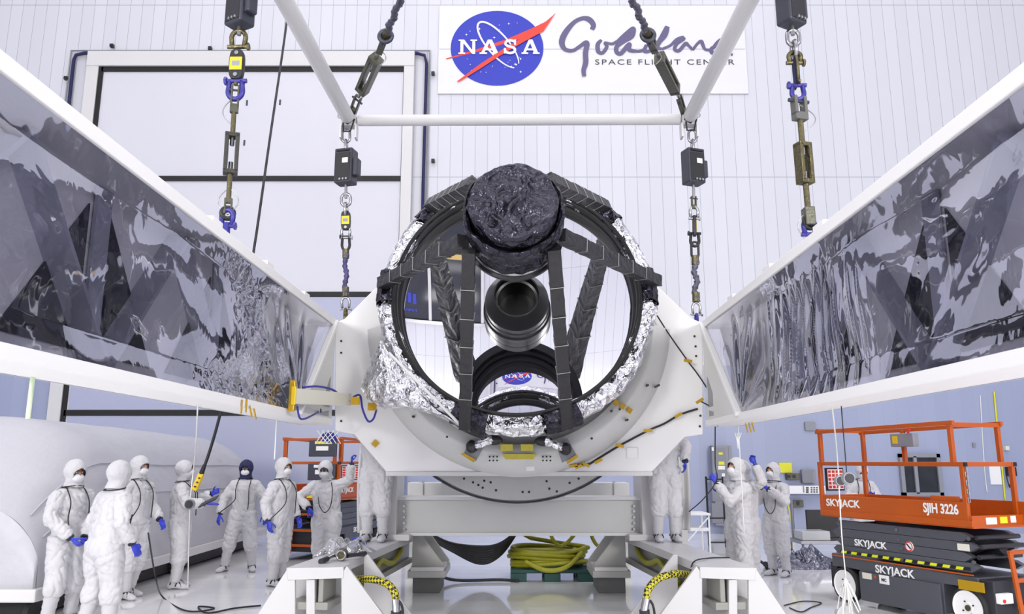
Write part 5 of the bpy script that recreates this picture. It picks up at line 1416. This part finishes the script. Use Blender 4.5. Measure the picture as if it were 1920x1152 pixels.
t, pt = wallbox('wall_phone', 'black wall phone with a dangling handset cord', 'phone', 1884, 876, 1902, 893, .12, BLACK); pt('label', 1892, 878, 1898, 881, PAPER)
a = PY(1887, 893, YW - .06); MB().tube(smoothpath([a, a + V3((.02, 0, -.15)), a + V3((.04, -.02, -.28)), a + V3((.07, 0, -.2))], 6), .014, 6).build('cord', BLACK, t, smooth=True)
a = PY(1900, 893, YW - .03); MB().tube([a, PY(1904, 940, YW - .03)], .014, 6).build('cord', BLACK, t)
p0, p1 = PY(1688, 856, YW), PY(1762, 926, YW)
wn = tag(MB().span((p0.x, YW - .03, p1.z), (p1.x, YW, p0.z)).build('window_2', M('window_dark', (46, 48, 52), .12, var=.6, vscale=3)), kind='structure')
for (a, b) in (((p0.x - .06, p1.z - .06), (p0.x + .03, p0.z + .06)), ((p1.x - .03, p1.z - .06), (p1.x + .06, p0.z + .06)), ((p0.x - .06, p0.z - .03), (p1.x + .06, p0.z + .06)), ((p0.x - .06, p1.z - .06), (p1.x + .06, p1.z + .03)), ((p0.x + .28, p1.z), (p0.x + .36, p0.z))):
    struct('window_frame', MB().span((a[0], YW - .09, a[1]), (b[0], YW + .01, b[1])), CABGREY, wn)
# ---- cords and ropes hanging under the arms
def cord(name, label, pts, r, mat, cat='rope'):
    t = thing(name, label, cat, pts[0], world=True); MB().tube(smoothpath(pts, 6), r, 6).build('strand', mat, t, smooth=True); return t
STRING = M('string_white', (226, 226, 222), .7); ROPE_Y = M('rope_yellow', (220, 214, 60), .6)
HANG = None
def hang(u, v, vs, z=2.178):
    global HANG
    a = PZ(u, v, z + .01); out = [a]
    for k in vs: out.append(V3((a.x, a.y, PY(u, k, a.y).z)))
    HANG = out[-1]; return out
def gauge(t, c, r=.045):
    MB().cyl(c + V3((0, .02, 0)), c + V3((0, -.02, 0)), r, seg=24).build('gauge_case', CABGREY, t); MB().cyl(c + V3((0, -.018, 0)), c + V3((0, -.026, 0)), r * .72, seg=24).build('gauge_face', LIFT_DARK, t); MB().ring(c + V3((0, -.02, 0)), (0, 1, 0), r * .86, r * .1, 24, 6).build('gauge_rim', STEEL, t)
t = cord('measuring_string', 'white string with round gauge hanging by the man with the tablet', [PZ(371, 758, 2.18), PY(366, 850, 9.4), PY(357, 935, 9.6), PY(354, 1020, 9.6), PY(352, 1105, 9.6)], .006, STRING); gauge(t, PY(356, 946, 9.58), .06)
t = cord('measuring_string', 'white string with grey gauge and tassel in front of the large lift', [PZ(1560, 760, 2.17), PY(1570, 860, 8.2), PY(1578, 1000, 8.2), PY(1586, 1084, 8.2)], .006, STRING); gauge(t, PY(1575, 902, 8.18), .055)
for k in range(14):
    a = PY(1585, 1084, 8.2); e = V3((a.x + rnd.uniform(-.09, .14), 8.2 + rnd.uniform(-.08, .08), a.z - rnd.uniform(.28, .36)))
    MB().tube(smoothpath([a, a.lerp(e, .5) + V3((rnd.uniform(-.02, .02), 0, 0)), e], 4), .006, 5).build('tassel_strand', STRING, t)
t = cord('measuring_string', 'thin dark string with a second round gauge beside the first', hang(1577, 758, (850, 892), 2.165), .004, CABLE); gauge(t, V3(HANG) + V3((0, -.02, -.02)), .045)
cord('yellow_rope', 'yellow rope hanging down the back wall at the far right', [PY(1864, 735, 19.97), PY(1870, 800, 19.975), PY(1877, 860, 19.975), PY(1885, 940, 19.975)], .022, ROPE_Y)
cord('white_rope', 'thin white rope hanging down the wall left of the yellow rope', [PY(1838, 742, 19.98), PY(1841, 800, 19.985), PY(1846, 880, 19.985), PY(1851, 925, 19.985)], .012, STRING)
cord('hanging_string', 'white cord hanging below the left arm over the lift', hang(519, 785, (830, 862)), .006, STRING)
cord('hanging_string', 'white cord bundle hanging below the left arm by the wall corner', hang(62, 703, (750, 786)), .012, M('cord_greenish', (206, 222, 190), .6))
cord('dark_string', 'thin dark cord held up by the gloved hand at the right', [PZ(1341, 800, 2.165), PY(1341, 870, 10.0), PY(1344, 900, 10.4), PY(1320, 935, 10.4), PY(1292, 960, 10.6)], .007, CABLE)
cord('dark_string', 'thin pale cord running down past the raised hand', hang(1384, 793, (860, 930, 1000), 2.165), .005, STRING)
t = thing('net_bag', 'small white net bag with blue contents under the left arm', 'bag', PY(617, 822, 9.2), world=True)
c = PY(617, 821, 9.2); MB().ball(c, (.10, .05, .06), 14).each(lambda q: q + V3((.012 * nz(q, 30), 0, .012 * nz(q, 24)))).build('contents', BLUEWIRE, t, smooth=True)
for k in range(4):
    MB().tube([c + V3((-.13 + k * .06, -.055, .08)), c + V3((.0 + k * .05, -.06, -.07))], .005, 5).build('net_cord', STRING, t); MB().tube([c + V3((.13 - k * .06, -.058, .08)), c + V3((-.02 - k * .04, -.06, -.07))], .005, 5).build('net_cord', STRING, t)
t = thing('cord_loop', 'white cord loops dangling under the right arm', 'rope', PY(1383, 825, 9.6), world=True)
for k in range(4):
    a = PY(1378 + k * 4, 812, 9.6); MB().tube(smoothpath([a, a + V3((.02 - k * .02, 0, -.1)), PY(1384, 842, 9.6)], 5), .005, 5).build('strand', STRING, t)
# bracket bar between arm and plate with blue wires
A, B = PX(549, 743, -2.12), PY(654, 750, 9.45)
t = thing('bracket_bar', 'cream channel bar with yellow end bumper joining left arm and plate', 'bar', B, world=True)
MB().bar(A, B, .06, .15).build('channel', CREAM, t, bevel=.008)
MB().box(A + V3((0, -.02, 0)), (.06, .05, .30)).build('end_bumper', KAPTON, t, bevel=.01); MB().box(A + V3((.02, -.05, 0)), (.05, .03, .18)).build('yellow_pad', YELLOW, t, bevel=.01)
up = V3((0, -.02, .09))
MB().tube(smoothpath([A + up + (B - A) * .15, A + (B - A) * .4 + up * 1.3, A + (B - A) * .7 + up, A + (B - A) * .9 - up * .2, B + V3((.02, -.05, -.02))], 6), .012, 6).build('blue_wire', BLUEWIRE, t, smooth=True)
MB().tube(smoothpath([A + V3((.05, 0, -.1)), A + V3((.08, .05, -.22)), PX(590, 775, -2.14) + V3((.02, 0, 0)), PY(597, 772, 9.0)], 6), .010, 6).build('blue_wire', BLUEWIRE, t, smooth=True)
MB().ring(PY(597, 771, 9.0), (0, 1, 0), .03, .008, 16, 6).build('wire_loop', NAVY, t)
for (u, v) in ((455, 765), (462, 763), (470, 772), (478, 776)):
    pass
t = thing('tape_strips', 'amber tape strips on the lower edge of the left arm', 'tape', PX(465, 766, -2.165), world=True)
for (u, v, a) in ((453, 763, 0), (462, 761, 0), (470, 772, .7), (478, 777, .7)):
    MB().box(PX(u, v, -2.163), (.008, .02, .11), Matrix.Rotation(a, 3, 'X')).build('strip', KAPTON, t)
t = thing('tape_strips', 'amber tape strips on the lower edge of the right arm', 'tape', PX(1408, 800, 2.318), world=True)
for (u, v, a) in ((1400, 803, -.6), (1406, 802, -.6), (1412, 801, -.6)):
    MB().box(PX(u, v, 2.318), (.008, .02, .11), Matrix.Rotation(a, 3, 'X')).build('strip', KAPTON, t)
# curved white sheet panels beside the rails
for (us, lab, sg) in (((678, 696), 'tall white curved panel behind the left end of the plate', -1), ((1268, 1291), 'tall white curved panel behind the right end of the plate', 1)):
    a, b = PY(us[0], 826, 11.6), PY(us[1], 960, 11.6)
    t = thing('curved_panel', lab, 'panel', ((a.x + b.x) / 2, 11.6, 0), world=True)
    def pf(uu, vv):
        z = .74 + (2.1 - .74) * vv
        return V3((a.x + (b.x - a.x) * uu + sg * .03 * math.sin(PI * vv), 11.6 + .1 * math.sin(PI * uu), z))
    MB().grid(pf, 8, 20).build('sheet', WHITE, t, smooth=True, flip=False, solid=.03)
    MB().span((min(a.x, b.x) + .02, 11.6, .0), (max(a.x, b.x) - .02, 11.9, .78)).build('stand', WHITE, t, bevel=.01)
# ---- tools and odds and ends on the left rail
def rp(u, v): return PZ(u, v, RT)
c = rp(641, 1052)
t = thing('torque_wrench', 'chrome and bronze wrench with round head lying on the left rail', 'wrench', (c.x, c.y, RT), world=True)
z = RT + .035
MB().tube([rp(604, 1058) + V3((0, 0, .03)), rp(625, 1050) + V3((0, 0, .04)), c + V3((0, 0, .05))], [.016, .018, .026], 10).build('grip', STEEL, t, smooth=True)
MB().cyl(rp(601, 1059) + V3((0, 0, .028)), rp(613, 1055) + V3((0, 0, .035)), .028, seg=12).build('black_grip', BLACK, t)
MB().cyl(c + V3((0, -.06, .06)), c + V3((0, .04, .07)), .06, seg=20).build('head', BRONZE, t, bevel=.006); MB().ring(c + V3((0, -.062, .06)), (0, 1, 0), .045, .012, 20, 8).build('drive_ring', STEEL, t)
MB().tube([c + V3((.05, 0, .05)), rp(668, 1049) + V3((0, 0, .045)), rp(684, 1046) + V3((0, 0, .04))], [.024, .02, .03], 10).build('handle', LIFT_DARK, t)
c = rp(674, 1040); t = thing('black_bottle', 'small black bottle standing on the left rail', 'bottle', (c.x, c.y, RT))
MB().lathe([(.001, 0), (.030, 0), (.032, .01), (.032, .085), (.018, .10), (.018, .155), (.001, .155)], lambda r, h, a: V3((r * math.cos(a), r * math.sin(a), h)), 20).build('body', BLACK, t, smooth=False)
c = rp(655, 1038); t = thing('small_box', 'small clear box beside the black bottle on the rail', 'box', (c.x, c.y, RT)); MB().span((-.07, -.05, 0), (.07, .05, .07)).build('body', M('box_grey', (186, 188, 190), .2), t, bevel=.004)
for (u, v, lb) in ((684, 1023, 'spare blue glove lying flat behind the black bottle'), (681, 1012, 'spare blue glove lying by the boots on the left rail')):
    c = rp(u, v); t = thing('loose_glove', lb, 'glove', (c.x, c.y, RT + .015)); g = link('glove_body', HANDS['open'], t); g.matrix_local = Matrix.Rotation(1.2, 4, 'Z') @ Matrix.Rotation(PI / 2, 4, 'X') @ Matrix.Rotation(PI / 2, 4, 'Z')
c = rp(628, 1045)
t = thing('plastic_sheet', 'crumpled translucent plastic sheet on the left rail', 'sheet', (c.x, c.y + .15, RT), world=True)
def shf(uu, vv):
    x = c.x - .26 + .62 * uu; y = c.y + .05 + .5 * vv; e = min(uu, 1 - uu, vv, 1 - vv) * 4
    return V3((x, y, RT + .006 + min(1, e) * (.10 + .12 * abs(noise.noise(V3((x * 6, y * 6, 1)))) + .05 * noise.noise(V3((x * 14, y * 14, 2))))))
MB().grid(shf, 50, 40).build('film', film_material('clear_sheet', (.86, .86, .88), (.9, .9, .92), .25), t, smooth=True, flip=False)
# ---- clutter at the right between the people and the wall
c = PZ(1305, 1020, 0); tb = thing('folding_table', 'white folding table with a lower shelf behind the right rail', 'table', (c.x, 16.0, 0), world=True)
x0, x1 = PY(1274, 966, 16).x, PY(1328, 966, 16).x
zt2 = PY(1300, 962, 16).z
MB().span((x0, 15.8, zt2 - .04), (x1, 16.5, zt2)).build('table_top', PAPER, tb, bevel=.008); MB().span((x0 + .03, 15.85, zt2 - .34), (x1 - .03, 16.45, zt2 - .28)).build('shelf', PAPER, tb, bevel=.006)
for x in (x0 + .03, x1 - .03):
    for y in (15.85, 16.45): MB().cyl((x, y, 0), (x, y, zt2 - .02), .018, seg=10).build('leg', PAPER, tb)
MB().cyl((x0 + .05, 15.84, .15), (x1 - .04, 15.84, zt2 - .08), .014, seg=8).build('brace', PAPER, tb)
c = PY(1336, 990, 16.8); t = thing('rack_frame', 'black tubular rack frame standing beside the white table', 'rack', (c.x, 16.8, 0), world=True)
zt3 = PY(1330, 898, 16.8).z
for (u, yy) in ((1320, 16.6), (1328, 17.0), (1350, 16.6)):
    x = PY(u, 900, 16.8).x; MB().tube(smoothpath([(x, yy, 0.02), (x, yy, zt3 - .08), (x, yy, zt3)], 4), .018, 8).build('upright', CABLE, t)
xa, xb = PY(1320, 900, 16.8).x, PY(1350, 900, 16.8).x
for z in (zt3 - .01, .12, .6): MB().cyl((xa, 16.6, z), (xb, 16.6, z), .016, seg=8).build('cross_bar', CABLE, t)
MB().cyl((xa, 16.6, zt3 - .02), (PY(1328, 900, 16.8).x, 17.0, zt3 - .02), .016, seg=8).build('top_bar', CABLE, t)
c = PZ(1358, 1045, 0); t = thing('equipment_stand', 'tangled black tripod stand with wheels behind the right rail', 'stand', (c.x, 13.6, 0), world=True)
q = V3((c.x, 13.6, .55))
for k in range(5):
    a = k * 2 * PI / 5 + .4; e = V3((c.x + .34 * math.cos(a), 13.6 + .34 * math.sin(a), .05)); MB().cyl(q - V3((0, 0, .3)), e, .016, seg=8).build('stand_leg', CABLE, t); MB().ball(e, .045, 10).build('caster', RUBBER, t)
MB().cyl(q - V3((0, 0, .35)), q + V3((0, 0, .35)), .022, seg=10).build('stand_post', CABLE, t)
MB().cyl(q + V3((-.16, -.05, -.2)), q + V3((.12, .02, .2)), .02, seg=8).build('stand_strut', STEEL, t)
x, y = PY(1505, 1030, 13.8).x, 13.9
t = thing('foil_heap', 'heap of crumpled dark silver film on the floor by the lift', 'film heap', (x, y, 0), world=True)
def hp_fn(uu, vv):
    a = 2 * PI * uu; r = vv; px_, py_ = x + .62 * r * math.cos(a), y + .5 * r * math.sin(a)
    h = .30 * (1 - r ** 2) ** .8 if r < 1 else 0
    return V3((px_, py_, max(.004, h * (.7 + .9 * noise.noise(V3((px_ * 5, py_ * 5, 2)))) + .05 * (1 - r) * noise.noise(V3((px_ * 16, py_ * 16, 3))))))
MB().grid(hp_fn, 80, 30).build('film', M('dark_film', (120, 120, 132), .12, 1.0, bump=.7, bscale=14, kind='voronoi'), t, flip=False)
c = PY(1540, 1000, 14.6); t = thing('metal_cart', 'low grey metal cart with a black screen behind the lift', 'cart', (c.x, 14.6, 0), world=True)
MB().span((c.x - .45, 14.4, .30), (c.x + .5, 15.1, .36)).build('cart_top', STEEL, t, bevel=.006); MB().span((c.x - .40, 14.45, .36), (c.x + .1, 14.9, .52)).build('grey_case', M('box_grey', (186, 188, 190), .2), t, bevel=.01)
MB().span((c.x - .10, 15.0, .36), (c.x + .5, 15.06, .86)).build('black_screen', BLACK, t, bevel=.008); MB().cyl((c.x - .4, 14.9, .36), (c.x - .4, 14.9, 1.05), .03, seg=12).build('post', STEEL, t)
for (dx, dy) in ((-.4, 14.45), (.45, 14.45), (-.4, 15.05), (.45, 15.05)): MB().cyl((c.x + dx, dy, 0), (c.x + dx, dy, .31), .025, seg=8).build('leg', STEEL, t)
cord('yellow_hose', 'thin yellow hose dropping from the junction box to the floor', [PY(1478, 945, 19.8), PY(1484, 980, 19.7), PY(1494, 1003, 19.4), PZ(1500, 1013, .02)], .018, ROPE_Y, 'hose')
cord('floor_cable', 'black cable looping across the floor at the lower left', [PY(278, 1000, 10.1) * 1.0, PZ(292, 1085, .4), PZ(305, 1120, .02), PZ(340, 1143, .012), PZ(372, 1147, .012), PZ(402, 1141, .012), PZ(372, 1138, .012), PZ(390, 1150, .012), PZ(440, 1141, .012), PZ(489, 1136, .012)], .010, CABLE, 'cable')
cord('floor_cable', 'thin black cable lying on the floor in front of the large lift', [PZ(1470, 1136, .008), PZ(1505, 1128, .008), PZ(1540, 1131, .008), PZ(1520, 1140, .008), PZ(1502, 1148, .008), PZ(1480, 1140, .008)], .007, CABLE, 'cable')
cord('rail_cable', 'thin black cable draped over the right rail', [PZ(1368, 1046, RT + .008), PZ(1330, 1047, RT + .008), PZ(1301, 1054, RT + .01), PY(1292, 1080, 8.9), PY(1280, 1105, 8.6), PY(1255, 1150, 8.2)], .007, CABLE, 'cable')
a, b = PZ(1455, 1046, .003), PZ(1535, 1058, .003)
tag(MB().bar(a, b, .05, .004).build('floor_tape', ROPE_Y), 'yellow tape line on the floor beside the film heap', 'tape')
# tablet held by the technician
d = bpy.data.objects
c = PY(391, 941, 11.15); t = thing('tablet', 'black tablet held in a blue glove by the tent', 'tablet', c, world=True)
R = Matrix.Rotation(-.45, 3, 'Y') @ Matrix.Rotation(.3, 3, 'X')
MB().box(c, (.26, .18, .016), R).build('tablet_body', BLACK, t, bevel=.005)
